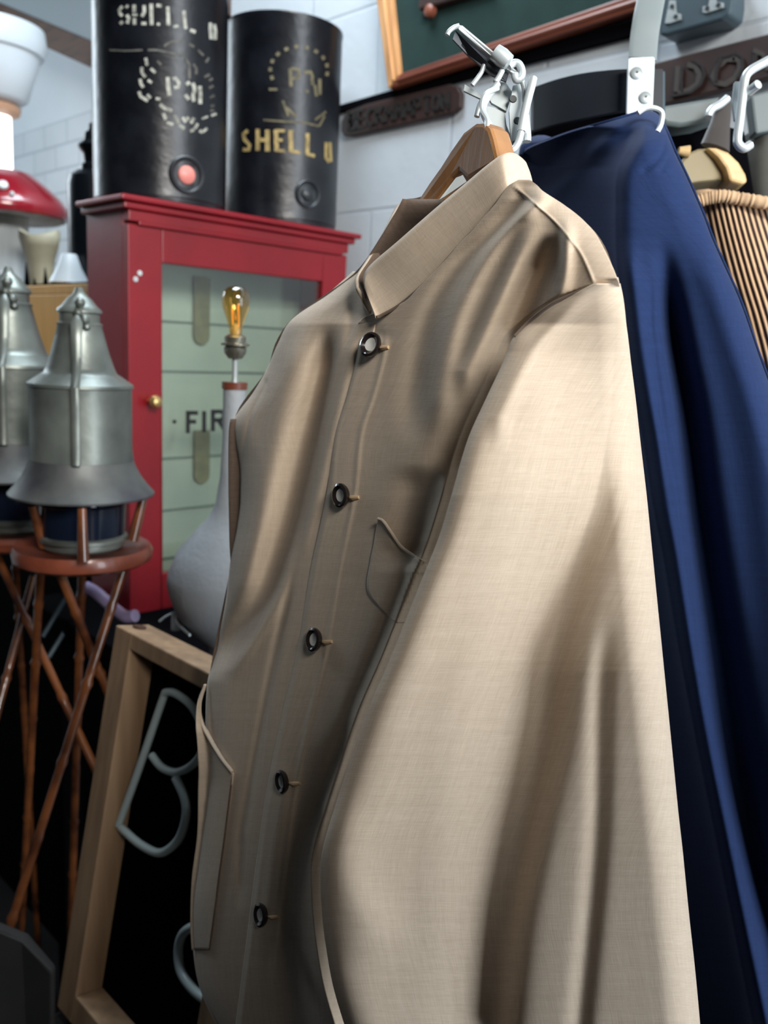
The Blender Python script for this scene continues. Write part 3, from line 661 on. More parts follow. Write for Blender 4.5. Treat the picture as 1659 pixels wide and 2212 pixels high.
# brown street-name plaque
SX = WX - .014
cs = [(737, 262), (748, 240), (790, 224), (970, 181), (988, 185), (996, 200), (994, 232), (980, 244), (760, 293), (742, 294), (736, 284)]
pq = thing('name_plaque', onX(865, 240, SX), 'small dark brown plaque with rounded ends and worn raised lettering', 'sign')
put('plate', MB().prism([onX(x, y, SX) for x, y in cs], (.012, 0, 0)), M_sign, pq, False, bevel=.003)
f0 = lambda x, y: onX(x, y, SX+.001); f1 = lambda x, y: onX(x, y, SX-.003)
def glyphs(word, xa, ya, xb, yb, ht, w):
    G_ = {'B': [[(0,0),(0,1)],[(0,1),(.6,.95),(.6,.55),(0,.5)],[(0,.5),(.75,.45),(.7,.02),(0,0)]], 'R': [[(0,0),(0,1)],[(0,1),(.65,.95),(.65,.55),(0,.5)],[(.3,.5),(.75,0)]],
     'O': [[(.35,0),(0,.3),(0,.7),(.35,1),(.7,.7),(.7,.3),(.35,0)]], 'C': [[(.7,.85),(.35,1),(0,.7),(0,.3),(.35,0),(.7,.15)]], 'K': [[(0,0),(0,1)],[(.7,1),(0,.45)],[(.2,.55),(.75,0)]],
     'H': [[(0,0),(0,1)],[(.7,0),(.7,1)],[(0,.5),(.7,.5)]], 'A': [[(0,0),(.38,1),(.76,0)],[(.15,.35),(.6,.35)]], 'M': [[(0,0),(0,1),(.4,.3),(.8,1),(.8,0)]],
     'P': [[(0,0),(0,1)],[(0,1),(.65,.95),(.65,.5),(0,.45)]], 'T': [[(.38,0),(.38,1)],[(0,1),(.76,1)]], 'N': [[(0,0),(0,1),(.7,0),(.7,1)]], 'E': [[(.65,1),(0,1),(0,0),(.65,0)],[(0,.5),(.5,.5)]], 'I': [[(.3,0),(.3,1)]]}
    out = []; n = len(word)
    for i, ch in enumerate(word):
        x0 = xa + (xb-xa)*i/n; y0 = ya + (yb-ya)*i/n; cw = (xb-xa)/n*.98; sl_ = (yb-ya)/(xb-xa)
        for s_ in G_[ch]: out.append([w] + [(x0 + p[0]*cw, y0 + p[0]*cw*sl_ - p[1]*ht) for p in s_])
    return out
letters('raised_lettering', glyphs('BECKHAMPTON', 752, 281, 975, 232, 37, 6), 6, f0, f1, M_signbk, pq)
# large sign with DON
SX2 = WX - .03
ds = thing('station_sign', onX(1550, 150, SX2), 'large dark brown sign with big serif letters DON, at the right edge', 'sign')
put('board', MB().prism([onX(1330, 160, SX2), onX(1415, 135, SX2), onX(1700, 62, SX2), onX(1700, 158, SX2), onX(1420, 228, SX2), onX(1330, 246, SX2)], (.02, 0, 0)), M_sign, ds, False, bevel=.002)
f0 = lambda x, y: onX(x, y, SX2+.001); f1 = lambda x, y: onX(x, y, SX2-.003); f2 = lambda x, y: onX(x, y, SX2-.0045)
D = lambda L: zp(L, 279/1659., 1380, 0)
letters('sign_letter', D([[70,(505,850),(495,1000),(480,1180)],[70,(620,830),(720,850),(780,950),(750,1080),(640,1160),(500,1190)],[70,(1230,760),(1120,760),(1010,860),(950,980),(1000,1060),(1110,1080),(1230,1000),(1300,880),(1290,780),(1210,740)],
   [60,(1500,700),(1480,860)],[60,(1470,640),(1600,700),(1660,900)],[60,(1760,560),(1750,820)]]), 7, f0, f1, M_signlet, ds)
letters('letter_groove', D([[30,(560,860),(545,1000),(545,1160)],[34,(690,770),(800,840),(845,950),(790,1080),(670,1180),(420,1230)],[32,(1180,700),(1060,730),(1000,880),(990,1050)],[34,(1230,670),(1330,740),(1340,860),(1270,1000)],[30,(1500,690),(1480,850)]]), 5, f0, f2, M_signdk, ds)
# blue-grey box and brackets top right
BX = WX - .05
eb = thing('switch_box', onX(1500, 60, BX), 'blue-grey metal box with pale brackets fixed high on the wall', 'box')
put('box_body', MB().prism([onX(x, y, BX) for x, y in ((1425, -30), (1425, 76), (1440, 76), (1560, 42), (1576, 30), (1580, 0), (1580, -60))], (.05, 0, 0)), M_bluegrey, eb, False, bevel=.004)
for pl_ in ([(1446, 0), (1458, 0), (1460, 28), (1470, 30), (1470, 42), (1446, 50), (1436, 50)], [(1518, 14), (1530, 12), (1534, -10), (1546, -10), (1546, 4), (1562, 6), (1562, 16), (1524, 28), (1517, 26)]):
    k = put('bracket', MB().prism([onX(x, y, BX-.003) for x, y in pl_], (.003, 0, 0)), M_steel, eb, False)
for (x, y) in ((1452, 14), (1460, 36), (1528, 18), (1552, 11)):
    put('screw', MB().lathe(onX(x, y, BX-.003), [(.0035, 0), (.003, -.002), (0, -.002)], 10, (1, 0, 0)), M_rubber, eb)
# rack: black curved flat bar with white strap bracket
RX = .78
rk = thing('garment_rack', P(1395, 200, .9), 'black curved flat-bar garment rack hung on a white metal strap', 'rack')
top_ = [(1148, 190), (1200, 172), (1260, 158), (1320, 151), (1360, 149), (1432, 149)]
bot_ = [(1148, 282), (1200, 268), (1260, 255), (1320, 243), (1360, 238), (1432, 240)]
dz = [.98, .95, .925, .91, .905, .90]
def ribbon(tp, bt, dd, th, mt, nm, par):
    m = MB(); A_ = [P(x, y, z) for (x, y), z in zip(tp, dd)]; B2 = [P(x, y, z) for (x, y), z in zip(bt, dd)]
    A_, B2 = catmull(A_, 6), catmull(B2, 6); n = len(A_)
    m.add(A_ + B2 + [p + CF*th for p in A_] + [p + CF*th for p in B2],
      [(i, i+1, n+i+1, n+i) for i in range(n-1)] + [(2*n+i, 3*n+i, 3*n+i+1, 2*n+i+1) for i in range(n-1)] +
      [(i, 2*n+i, 2*n+i+1, i+1) for i in range(n-1)] + [(n+i, n+i+1, 3*n+i+1, 3*n+i) for i in range(n-1)] + [(0, n, 3*n, 2*n), (n-1, 3*n-1, 4*n-1, 2*n-1)])
    return put(nm, m, mt, par, True)
ribbon(top_, bot_, dz, .006, mat('black_painted_steel', (.018, .023, .032), .4, noise=.3, nscale=10), 'flat_bar', rk)
put('bar_stub', MB().prism([P(1410, 150, .91), P(1438, 152, .915), P(1438, 245, .915), P(1410, 245, .91)], CF*.02), M_bluegrey, rk, False, bevel=.002)
put('strap_bracket', MB().prism([P(x, y, .885) for x, y in ((1357, 128), (1362, 124), (1412, 122), (1415, 126), (1410, 240), (1354, 246))], CF*.004), M_white, rk, False, bevel=.001)
for (x, y) in ((1375, 158), (1394, 211)):
    pp = P(x, y, .884); k = put('screw', MB().lathe(pp, [(.0062, .001), (.0062, -.001), (.004, -.0022), (0, -.0022)], 20, CF), M_steel, rk)
    put('screw_slot', MB().lathe(pp, [(.0016, -.0021), (.0012, -.0026), (0, -.0026)], 8, CF), M_rubber, k)
sp = [P(1388, 128, .89), P(1392, 80, .895), P(1400, 30, .90), P(1412, -30, .92)]
put('hanging_strap', MB().tube(catmull(sp, 6), .0145, 16, flat=(CF, .18)), mat('translucent_grey_strap', (.24, .28, .29), .5, noise=.15, nscale=10), rk)
# black bag under bar, widened into a backing that stands in for shade
o = put('shade_backing', MB().prism([P(1152, 255, 1.02), P(1300, 238, .99), P(1450, 240, .99), P(1610, 280, 1.0), P(1640, 470, 1.0), P(1152, 460, 1.02)], CF*.10), M_dark, None, False, bevel=.004, loc=P(1400, 460, 1.05))
tag(o, 'black backing standing in for shade behind the navy jacket and the flat bar', 'panel')
# grey dish, hooks at right
o = put('end_plate', MB().prism([P(x, y, .96) for x, y in ((1428, 228), (1500, 216), (1570, 205), (1575, 232), (1550, 252), (1510, 266), (1470, 272), (1440, 268), (1426, 258))], CF*.03), mat('dull_grey_metal', (.13, .16, .165), .5), rk, True, bevel=.004)
def hook(nm, pts, dd, r, mt, label, cat='hook', group=None, flat=None):
    o = put(nm, MB().tube(catmull([P(x, y, dd) for x, y in pts], 8), r, 12, flat=flat), mt, None, loc=P(*pts[0], dd)); tag(o, label, cat, group); return o
hook('wire_hook', [(1572, 212), (1555, 226), (1540, 234), (1532, 244), (1530, 252)], .93, .0042, M_chrome, 'short bent white hook end above the pale wooden hanger')
hk = thing('rail_hook', P(1600, 250, .78), 'white square-bent hook bracket at the right edge', 'hook')
put('hook_bar', MB().tube(catmull([P(x, y, .78) for x, y in ((1680, 120), (1650, 136), (1622, 152), (1610, 168), (1605, 200), (1598, 260), (1593, 300), (1597, 314), (1608, 320), (1622, 312))], 8), .0040, 12), M_chrome, hk)
put('side_plate', MB().prism([P(x, y, .79) for x, y in ((1588, 176), (1598, 176), (1596, 262), (1588, 258), (1583, 220))], CF*.004), M_steel, hk, False)
put('peg', MB().tube([P(1618, 198, .78), P(1638, 182, .77)], .0042, 10), M_chrome, hk)
o = put('back_plate', MB().prism([P(1622, 205, 1.02), P(1680, 190, 1.02), P(1680, 280, 1.02), P(1632, 288, 1.02)], CF*.02), bpy.data.materials['dull_grey_metal'], hk, False, bevel=.003)

# ------------------------------------------------------------------ cloth sheets
def ridge(tab, w, amp, y0=-1e9, y1=1e9, fade=60, side=0):
    def f(px, py):
        if py < y0 - fade or py > y1 + fade: return 0
        k = 1.0
        if py < y0: k = 1 - (y0-py)/fade
        if py > y1: k = 1 - (py-y1)/fade
        k = k*k*(3-2*k)
        ww = w if not isinstance(w, list) else lin(w, py)
        d = (px - interp(tab, py))/ww
        if side: return amp*k/(1+math.exp(-max(-30, min(30, d*3*side))))
        return amp*k*math.exp(-d*d)
    return f
def sheet(rows, depth, ny, nx, y0=None, y1=None):
    L = [(r[0], r[1]) for r in rows]; R = [(r[0], r[2]) for r in rows]
    y0 = rows[0][0] if y0 is None else y0; y1 = rows[-1][0] if y1 is None else y1
    m = MB(); m.uv = []; prev = None
    for i in range(ny+1):
        y = y0 + (y1-y0)*i/ny; xl, xr = interp(L, y), interp(R, y); row = []
        for j in range(nx+1):
            t = j/nx; x = xl + (xr-xl)*t; row.append(P(x, y, depth(x, y, t)))
        if prev is None: V = 0
        else: V += (row[nx//2]-prev[nx//2]).length
        u = 0; us = [0]
        for a, b in zip(row, row[1:]): u += (b-a).length; us.append(u)
        for p, u_ in zip(row, us): m.v.append(p); m.uv.append((u_ - us[-1]/2, V))
        prev = row
    for i in range(ny):
        for j in range(nx):
            a = i*(nx+1)+j; m.f.append((a, a+nx+1, a+nx+2, a+1))
    return m
def ringtube(rows, front, back, ny, nx):
    # closed tube: visible side depth front(x,y,t), far side depth back(x,y,t); rows (y, xl, xr)
    L = [(r[0], r[1]) for r in rows]; R = [(r[0], r[2]) for r in rows]; y0, y1 = rows[0][0], rows[-1][0]
    m = MB(); m.uv = []; V = 0; prev = None
    for i in range(ny+1):
        y = y0 + (y1-y0)*i/ny; xl, xr = interp(L, y), interp(R, y); row = []
        for j in range(nx+1):
            t = .5 - .5*math.cos(math.pi*j/nx); x = xl+(xr-xl)*t; row.append(P(x, y, front(x, y, t)))
        for j in range(1, nx):
            t = .5 + .5*math.cos(math.pi*j/nx); x = xl+(xr-xl)*t; row.append(P(x, y, back(x, y, t)))
        if prev is not None: V += (row[nx//2]-prev[nx//2]).length
        u = 0; us = [0]
        for a, b in zip(row, row[1:]): u += (b-a).length; us.append(u)
        for p, u_ in zip(row, us): m.v.append(p); m.uv.append((u_, V))
        prev = row
    n = 2*nx
    for i in range(ny):
        for j in range(n):
            a = i*n; m.f.append((a+j, a+n+j, a+n+(j+1)%n, a+(j+1)%n))
    m.f.append(tuple(range(n))); m.f.append(tuple(reversed(range(ny*n, ny*n+n))))
    return m
def arc(t, p=.5): return max(0, 4*t*(1-t))**p
PK = [(690, 772), (754, 769), (850, 745), (935, 718), (1062, 704), (1242, 668), (1387, 645), (1550, 607), (1700, 577), (1850, 555), (2000, 536), (2240, 505)]   # placket edge
inv = lambda x, y: 1.667 + .001117*(x-800) + .00007*(y-745)
YK = [(400, 1108), (435, 1150), (470, 1190), (500, 1218), (540, 1250), (580, 1270), (618, 1284), (700, 1300)]
SL = [(600, 1300), (618, 1284), (640, 1225), (670, 1175), (700, 1138), (730, 1108), (790, 1083), (860, 1050), (950, 1010), (1070, 975), (1160, 948), (1230, 920), (1330, 880), (1430, 840), (1520, 800), (1640, 757), (1760, 718), (1830, 698), (1880, 692), (1980, 696), (2070, 708), (2140, 722), (2240, 752)]
SEAMX = [(1070, 955), (1160, 925), (1230, 900), (1330, 862), (1430, 822), (1520, 784), (1640, 742), (1760, 702), (1830, 684), (1880, 678), (1980, 680), (2070, 690), (2240, 725)]
foldsR = [
 ridge([(430, 1125), (500, 1062), (560, 1000), (640, 945), (720, 915), (850, 895), (1000, 880)], [(430, 20), (1000, 36)], .006, 480, 850, 120),
 ridge([(430, 1170), (500, 1095), (560, 1050), (640, 1005), (720, 975), (850, 950), (1000, 930)], [(430, 20), (1000, 35)], -.007, 470, 850, 120),
 ridge([(480, 1200), (560, 1165), (700, 1108), (850, 1045), (960, 990), (1100, 960)], [(480, 22), (1000, 42)], .017, 580, 980, 80),
 ridge([(480, 1150), (600, 1100), (800, 1010)], 26, -.006, 520, 800, 100),
 ridge([(500, 1225), (620, 1215), (700, 1170)], 16, -.006, 520, 620, 60),
 ridge([(1050, 905), (1200, 880), (1350, 820)], 45, .012, 1060, 1180, 60),
 ridge([(700, 850), (1000, 800), (1500, 690), (2200, 600)], 60, .003),
 ridge([(x[0], x[1]+62) for x in PK], 6, -.0012, 760, 2100), ridge([(x[0], x[1]+10) for x in PK], 7, -.0015, 760, 2200),
 ridge(YK, 4, -.0009, 410, 600, 14),
 ridge(SEAMX, 9, -.0030, 1100, 1750, 120), ridge([(a, b-24) for a, b in SEAMX], 14, .003, 1100, 1750, 120),
 ridge([(600, 800), (690, 790), (760, 830)], 30, .004, 690, 720, 25),
 ridge([(1500, 840), (1700, 700), (1900, 640), (2200, 640)], 50, .010, 1650, 2300, 150),
 ridge([(1750, 610), (1900, 590), (2200, 560)], 22, -.004, 1750, 1950, 120),
]
def dR(x, y, t):
    z = 1/inv(x, y); e = x - interp(YK, min(y, 618)) if y < 640 else -1
    if e > 0: z += .00010*e + 1.0e-6*e*e*(1 if y < 600 else 0)
    if y > 600: 
        s_ = x - interp(SL, y)
        if s_ > -20: z += .0006*min(1, (y-600)/60)*(s_+20)
    z += .0035*math.exp(-((x - interp(PK, y))/14)**2) if y > 700 else 0
    lw_ = max(0, y-1900)/300
    return z + sum(f(x, y) for f in foldsR) + .012*lw_*lw_
rowsR = [(388, 1120, 1144), (400, 1100, 1160), (412, 1090, 1172), (440, 1070, 1215), (468, 1046, 1252), (500, 1018, 1283), (522, 996, 1297), (560, 963, 1316), (595, 930, 1331), (625, 900, 1338), (655, 868, 1318), (680, 800, 1280), (690, 779, 1262), (720, 771, 1215)]
for y in (754, 850, 935, 1062, 1242, 1387, 1550, 1700, 1850, 2000, 2240): rowsR.append((y, interp(PK, y), interp(SL, y) + 75))
hips = P(720, 1900, .62)
jk = thing('jacket', P(760, 2212, .66), 'beige linen jacket with stand collar and five horn buttons, on the nearest hanger', 'jacket', 'jackets hanging on the rail')
put('right_front', sheet(rowsR, dR, 460, 150), BEIGE, jk, solid=.0016)
rowsL = [(586, 762, 776), (600, 747, 790), (640, 700, 803), (690, 630, 812), (740, 601, 800), (800, 575, 792), (850, 545, 775), (900, 508, 760), (930, 500, 752), (1000, 514, 742), (1080, 518, 730), (1140, 511, 718), (1200, 499, 706), (1300, 487, 690), (1380, 470, 676), (1440, 456, 660), (1475, 448, 650), (1560, 444, 635), (1660, 448, 612), (1750, 440, 598), (1850, 428, 585), (1950, 415, 572), (2060, 418, 560), (2130, 430, 552), (2190, 455, 546), (2240, 482, 540)]
LE = [(r[0], r[1]) for r in rowsL]
V1 = [(700, 712), (827, 686), (1000, 645), (1116, 617), (1200, 590), (1280, 560), (1390, 495), (1450, 460)]
foldsL = [ridge(V1, [(700, 18), (1000, 30), (1350, 34)], .020, 800, 1370, 110),
 ridge([(a, b+48) for a, b in V1], 18, -.006, 760, 1400, 80), ridge([(700, 660), (900, 600), (1200, 545), (1400, 505)], 32, -.010, 800, 1250, 120),
 ridge([(700, 760), (900, 712), (1200, 640), (1500, 575), (1800, 520)], 12, .004, 700, 1900, 80),
 ridge([(800, 570), (830, 572), (900, 541), (1025, 519), (1150, 512)], 5, .0025, 830, 1040, 20)]
def dL(x, y, t):
    z = 1/inv(x, y) + .0045; e = max(0, 1 - (x - interp(LE, y))/55)
    if y < 700: z += .02*max(0, (700-y)/115)
    lw_ = max(0, y-1900)/300
    return z + .028*(1 - math.sqrt(max(0, 1-e*e))) + sum(f(x, y) for f in foldsL) + .012*lw_*lw_
put('left_front', sheet(rowsL, dL, 420, 90), BEIGE, jk, solid=.0016)
# back of the jacket (inside seen through the neck)
rowsB = [(430, 870, 1150), (470, 850, 1240), (520, 822, 1292), (590, 772, 1320), (640, 705, 1325), (690, 635, 1290), (740, 600, 1210), (800, 580, 1165), (900, 512, 1130), (1000, 518, 1085), (1200, 505, 1010), (1475, 455, 900), (1950, 422, 800), (2060, 425, 800), (2130, 437, 810), (2240, 490, 840)]
def dB(x, y, t): return 1/inv(x, y) + .034 + .10*arc(t, .5)*min(1, max(.1, (y-430)/260)) + .03*t*min(1, max(0, (y-600)/150))
put('back_panel', sheet(rowsB, dB, 120, 40), BEIGE_SHADE, jk, solid=.0016)
# near sleeve
rowsS = [(612, 1283, 1340), (640, 1225, 1346), (670, 1175, 1350), (700, 1138, 1353), (730, 1108, 1357), (790, 1083, 1364), (860, 1050, 1373), (950, 1010, 1383), (1070, 975, 1397), (1160, 948, 1406), (1230, 920, 1413), (1330, 880, 1423), (1430, 840, 1433), (1520, 800, 1442), (1640, 757, 1454), (1760, 718, 1466), (1830, 698, 1474), (1880, 692, 1479), (1980, 696, 1489), (2070, 708, 1499), (2140, 722, 1506), (2240, 752, 1515)]
zl = [(612, .452), (640, .462), (700, .481), (760, .483), (860, .480), (1070, .476), (1430, .485), (1880, .505), (2240, .52)]
zr = [(612, .462), (700, .466), (860, .475), (1070, .482), (1430, .50), (1880, .53), (2240, .555)]
CRS = [(700, 1330), (900, 1318), (1080, 1285), (1200, 1245), (1400, 1190), (1600, 1160), (1800, 1115), (2000, 1075), (2240, 1050)]
bulge = [(612, .002), (660, .006), (760, .012), (900, .020), (1100, .026), (1600, .034), (2240, .036)]
foldsS = [ridge([(1100, 1330), (1500, 1300), (1800, 1290), (2240, 1250)], 22, .005, 1500, 2300, 200),
 ridge([(900, 1150), (1200, 1080), (1600, 980), (2200, 930)], 60, -.003, 900, 2300, 200),
 ridge([(1750, 720), (1880, 735), (2000, 790)], 60, -.006, 1800, 2000, 120),
 ridge([(640, 1260), (760, 1150), (900, 1080)], 22, -.003, 700, 900, 100)]
SLR = [(r_[0], r_[2]) for r_ in rowsS]
SLL = [(r_[0], r_[1]) for r_ in rowsS]
def fS(x, y, t):
    A = min(1, max(0, (y-612)/400)); A = A*A*(3-2*A)          # upper arm is rounder, folds grow downwards
    L_, R_, C = interp(SLL, y), interp(SLR, y), interp(CRS, y) if y > 700 else 1330
    z0 = lin(zl, y); u = (x-L_)/(C-L_)
    rnd = -.020*(1-math.exp(-max(0, u)/.09))*(.25+.75*A)
    sl = .040*min(max(u, 0), 1)*A
    st = -.027*A/(1+math.exp(-max(-30, min(30, (x-C-38)/15)))) * min(1, max(0, (y-950)/500))
    e = max(0, 1-(R_-x)/(60+20*A)); roll = (.030*A+.010)*(1-math.sqrt(max(0, 1-e*e)))
    right = (lin(zr, y)-z0)*max(0, t)*(1-A) - .016*A*max(0, x-C-60)/max(60, R_-C-60)*min(1, max(0, (y-950)/500))
    return z0 + rnd + sl + st + roll + right + sum(f(x, y) for f in foldsS)*arc(t, .35)
def bS(x, y, t):
    a_, b2 = fS(interp(SLL, y), y, 0), fS(interp(SLR, y), y, 1)
    return a_*(1-t) + b2*t + max(.001, min(.05, lin(bulge, y)*1.4))*arc(t, .5) if False else max(a_*(1-t) + b2*t + .03*arc(t, .5)*min(1, (y-600)/300), fS(x, y, t) + .012*arc(t, .6))
put('sleeve', ringtube(rowsS, fS, bS, 420, 150), BEIGE, jk)
# far sleeve: a sliver beyond the left armhole
rowsF = [(905, 497, 530), (930, 494, 545), (1000, 493, 560), (1100, 494, 560), (1200, 497, 545), (1260, 505, 530), (1300, 515, 525)]
put('far_sleeve', ringtube(rowsF, lambda x, y, t: .762 - .004*arc(t), lambda x, y, t: .765 + .05*arc(t), 40, 16), BEIGE_SHADE, jk)
# collar
ct = [(787, 622, .602), (785, 598, .603), (800, 572, .600), (860, 520, .580), (940, 450, .560), (1000, 400, .545), (1060, 350, .530), (1092, 331, .528), (1118, 334, .545), (1138, 358, .57), (1100, 372, .61), (1000, 392, .645), (915, 424, .668), (880, 431, .678), (855, 447, .678), (828, 500, .66), (792, 560, .635), (768, 598, .617), (768, 625, .610)]
cb_ = [(812, 685, .5905), (826, 680, .590), (868, 655, .581), (930, 600, .564), (995, 528, .546), (1046, 474, .532), (1090, 417, .520), (1104, 402, .522), (1125, 396, .535), (1150, 392, .565), (1110, 420, .61), (1010, 455, .65), (925, 500, .68), (890, 515, .69), (865, 525, .69), (838, 570, .67), (806, 625, .645), (785, 660, .625), (800, 683, .612)]
A_ = catmull([P(*p) for p in ct], 8); B2 = catmull([P(*p) for p in cb_], 8); n = len(A_); K = 10
m = MB(); m.uv = []; u = 0
for i in range(n):
    if i: u += (B2[i]-B2[i-1]).length
    for k in range(K+1):
        t = k/K; p = A_[i].lerp(B2[i], t); m.v.append(p - ray(830, 600)*.0015*math.sin(math.pi*t)); m.uv.append((u, t*.045))
for i in range(n-1):
    for k in range(K): a = i*(K+1)+k; m.f.append((a, a+1, a+K+2, a+K+1))
col = put('collar', m, BEIGE, jk, solid=.003); col.data.materials.append(BEIGE_SHADE); col.modifiers['solid'].material_offset = 1; col.modifiers['solid'].material_offset_rim = 0
put('collar_seam', MB().tube([p + ray(830, 600)*-.0006 for p in B2[2:66]], .0011, 6), BEIGE_SHADE, col)
# armhole seams, pockets, buttons
def onR(x, y, off=0): return P(x, y, dR(x, y, 0) + off)
sm = [(1283, 617), (1240, 634), (1200, 652), (1170, 672), (1138, 699), (1112, 726)]
put('sleeve_seam', MB().tube(catmull([P(x, y, lin(zl, y) - .0015) for x, y in sm], 6), .0009, 6), BEIGE_SHADE, jk)
rowsP = [(1122, 816, 823), (1135, 814, 836), (1150, 811, 846), (1180, 806, 866), (1198, 802, 890), (1216, 799, 920), (1260, 792, 930), (1285, 797, 930), (1310, 818, 915), (1330, 838, 900), (1346, 856, 872)]
PT = [(1122, 823), (1135, 836), (1150, 846), (1180, 866), (1198, 890), (1216, 920)]
def dP(x, y, t): return dR(x, y, 0) - .0020 - .004*math.exp(-((x - interp(PT, min(y, 1216)))/26)**2)*(1 if y < 1240 else 0)
pk = put('chest_pocket', sheet(rowsP, dP, 60, 24), BEIGE, jk, solid=.0012)
put('pocket_hem', MB().tube(catmull([P(x, y, dR(x, y, 0) - .0075) for x, y in ((817, 1121), (828, 1126), (845, 1150), (866, 1180), (890, 1198), (918, 1216))], 6), .0011, 8), BEIGE, pk)
rowsQ = [(1478, 441, 446), (1520, 428, 433), (1560, 424, 440), (1600, 426, 458), (1640, 428, 482), (1668, 429, 502), (1700, 428, 499), (1800, 426, 486), (1900, 414, 472), (2000, 411, 459), (2052, 414, 452)]
def dQ(x, y, t): return dL(max(x, interp(LE, y)+2), y, 0) - .004 - .010*max(0, 1-abs(y-1580)/110)*(1-t*.5)
pk2 = put('hip_pocket', sheet(rowsQ, dQ, 90, 20), BEIGE, jk, solid=.0014)
put('pocket_hem', MB().tube(catmull([P(x, y, dQ(x, y, 1) - .001) for x, y in ((443, 1480), (432, 1520), (436, 1562), (456, 1602), (480, 1640), (502, 1668))], 6), .0014, 8), BEIGE, pk2)
put('pocket_seam', MB().tube([P(x, y, dL(x, y, .5) - .003) for x, y in ((503, 1670), (487, 1800), (473, 1900), (460, 2000), (453, 2050))], .0009, 6), BEIGE_SHADE, pk2)
pn = (onR(740, 1000) - onR(720, 1300)).cross(onR(800, 1100) - onR(740, 1000)).normalized()
if pn.dot(CF) > 0: pn = -pn
for i, (x, y, tw) in enumerate(((803, 746, .25), (739, 1070, .0), (681, 1382, -.1), (612, 1688, -.25), (566, 1976, -.15))):
    n_ = (pn + CR*tw + Vector((0, 0, .08))*(-1)**i).normalized(); c = onR(x, y, -.0035) ; r = .0088
    b = put('button', MB().lathe(c, [(0, -.001), (r*.85, -.001), (r, .001), (r*.98, .0028), (r*.80, .0036), (r*.62, .0022), (r*.55, .0016)], 28, n_), M_horn, jk)
    put('button_centre', MB().lathe(c, [(r*.60, .0012), (r*.5, .0020), (r*.2, .0014), (0, .0014)], 20, n_), M_pearl, b)
    q_ = onR(x+24, y+6, -.001); w_ = onR(x+36, y+4, -.001)
    put('buttonhole', MB().tube([onR(x+14, y+4, -.001), q_, w_], [.0008, .0019, .0012], 8), M_thread, jk)
# ------------------------------------------------------------------ hanger of the beige jacket + wire hooks
hg = thing('coat_hanger', P(1045, 275, .56), 'brown wooden coat hanger inside the beige jacket', 'hanger', 'wooden coat hangers')
po = [(1028, 264), (1046, 264), (1058, 275), (1066, 300), (1076, 345), (1060, 360), (1010, 388), (990, 370), (975, 385), (930, 450), (875, 520), (850, 560), (820, 610), (812, 600), (850, 520), (872, 478), (925, 395), (950, 360), (972, 325), (1000, 285)]
def hd(x): return .555 + (1060-x)*.00042
put('hanger_body', MB().prism([P(x, y, hd(x)) for x, y in po], c2w(Vector((.75, -.1, .66))).normalized()*.020), M_hanger, hg, False, bevel=.003)
put('far_arm', MB().tube([P(1066, 372, .585), P(1140, 470, .53), P(1225, 590, .505)], [.012, .011, .009], 10), M_hanger, hg)
put('hanger_hook', MB().tube(catmull([P(1050, 285, .562), P(1052, 262, .562), P(1040, 236, .565), (P(1048, 205, .567)), P(1076, 190, .57)], 8), .0018, 8), M_chrome, hg)
o = put('care_label', MB().prism([P(948, 432, .585), P(960, 425, .583), P(1008, 392, .572), P(1000, 378, .572), P(985, 384, .575)], CF*.001), M_white, col, False)
hs = thing('wire_hook_cluster', P(1100, 320, .60), 'tangle of bright white wire hooks and pierced plates above the beige collar', 'hook')
def wr_(nm, pts, r, dd, par=hs, mt=None): return put(nm, MB().tube(catmull([P(x, y, dd + (p3[0] if p3 else 0)) for x, y, *p3 in pts], 8), [r]*((len(pts)-1)*8+1), 10), mt or M_chrome, par)
arm = put('flat_arm', MB().prism([P(990, 52, .585), P(1000, 54, .585), P(1124, 158, .60), P(1118, 168, .60), P(1092, 148, .60), P(989, 62, .585)], CF*.003), M_chrome, hs, False, bevel=.001)
wr_('arm_tip', [(992, 56), (980, 60), (970, 68), (966, 76)], .0016, .586)
put('arm_blade', MB().prism([P(984, 66, .590), P(1100, 156, .604), P(1094, 176, .60), P(1062, 162, .60), P(1010, 118, .60), P(978, 84, .592)], CF*.002), mat('smoky_plate', (.04, .045, .055), .3), hs, False)
put('clamp', MB().lathe(P(1084, 124, .592), [(0, -.007), (.0055, -.006), (.0062, 0), (.0055, .006), (0, .007)], 16, CR + CD*.8), M_chrome, hs)
wr_('curled_wire', [(1100, 144), (1112, 136), (1122, 140), (1128, 156), (1124, 170), (1115, 172), (1112, 160)], .0026, .598)
wr_('wire', [(1085, 152), (1078, 166), (1070, 178)], .0020, .594)
wr_('wire', [(1076, 180), (1060, 200), (1046, 225), (1045, 245), (1056, 268), (1068, 290), (1075, 302)], .0024, .590)
wr_('wire', [(1072, 300), (1082, 314), (1092, 324), (1098, 324)], .0036, .588)
wr_('wire', [(1098, 326), (1110, 322), (1120, 306), (1126, 285)], .0024, .592)
wr_('wire', [(1126, 284), (1132, 250), (1140, 215), (1148, 185), (1152, 168)], .0030, .594)
wr_('wire', [(1134, 250), (1138, 290), (1138, 306)], .0030, .597)
wr_('wire', [(1126, 170), (1132, 190), (1134, 220)], .0018, .60)
wr_('wire', [(1046, 140), (1040, 156), (1032, 168), (1020, 184)], .0016, .60)
wr_('wire', [(1042, 218), (1036, 230), (1030, 252)], .0020, .592)
put('plate', MB().prism([P(x, y, .606) for x, y in ((1108, 185), (1128, 180), (1134, 200), (1130, 290), (1118, 318), (1104, 305), (1100, 240))], CF*.003), M_steel, hs, False)
for (x, y) in ((1108, 214), (1118, 261), (1113, 312)): put('plate_hole', MB().lathe(P(x, y, .606), [(.0028, 0), (.0024, -.0008), (0, -.0008)], 12, CF), M_rubber, hs)
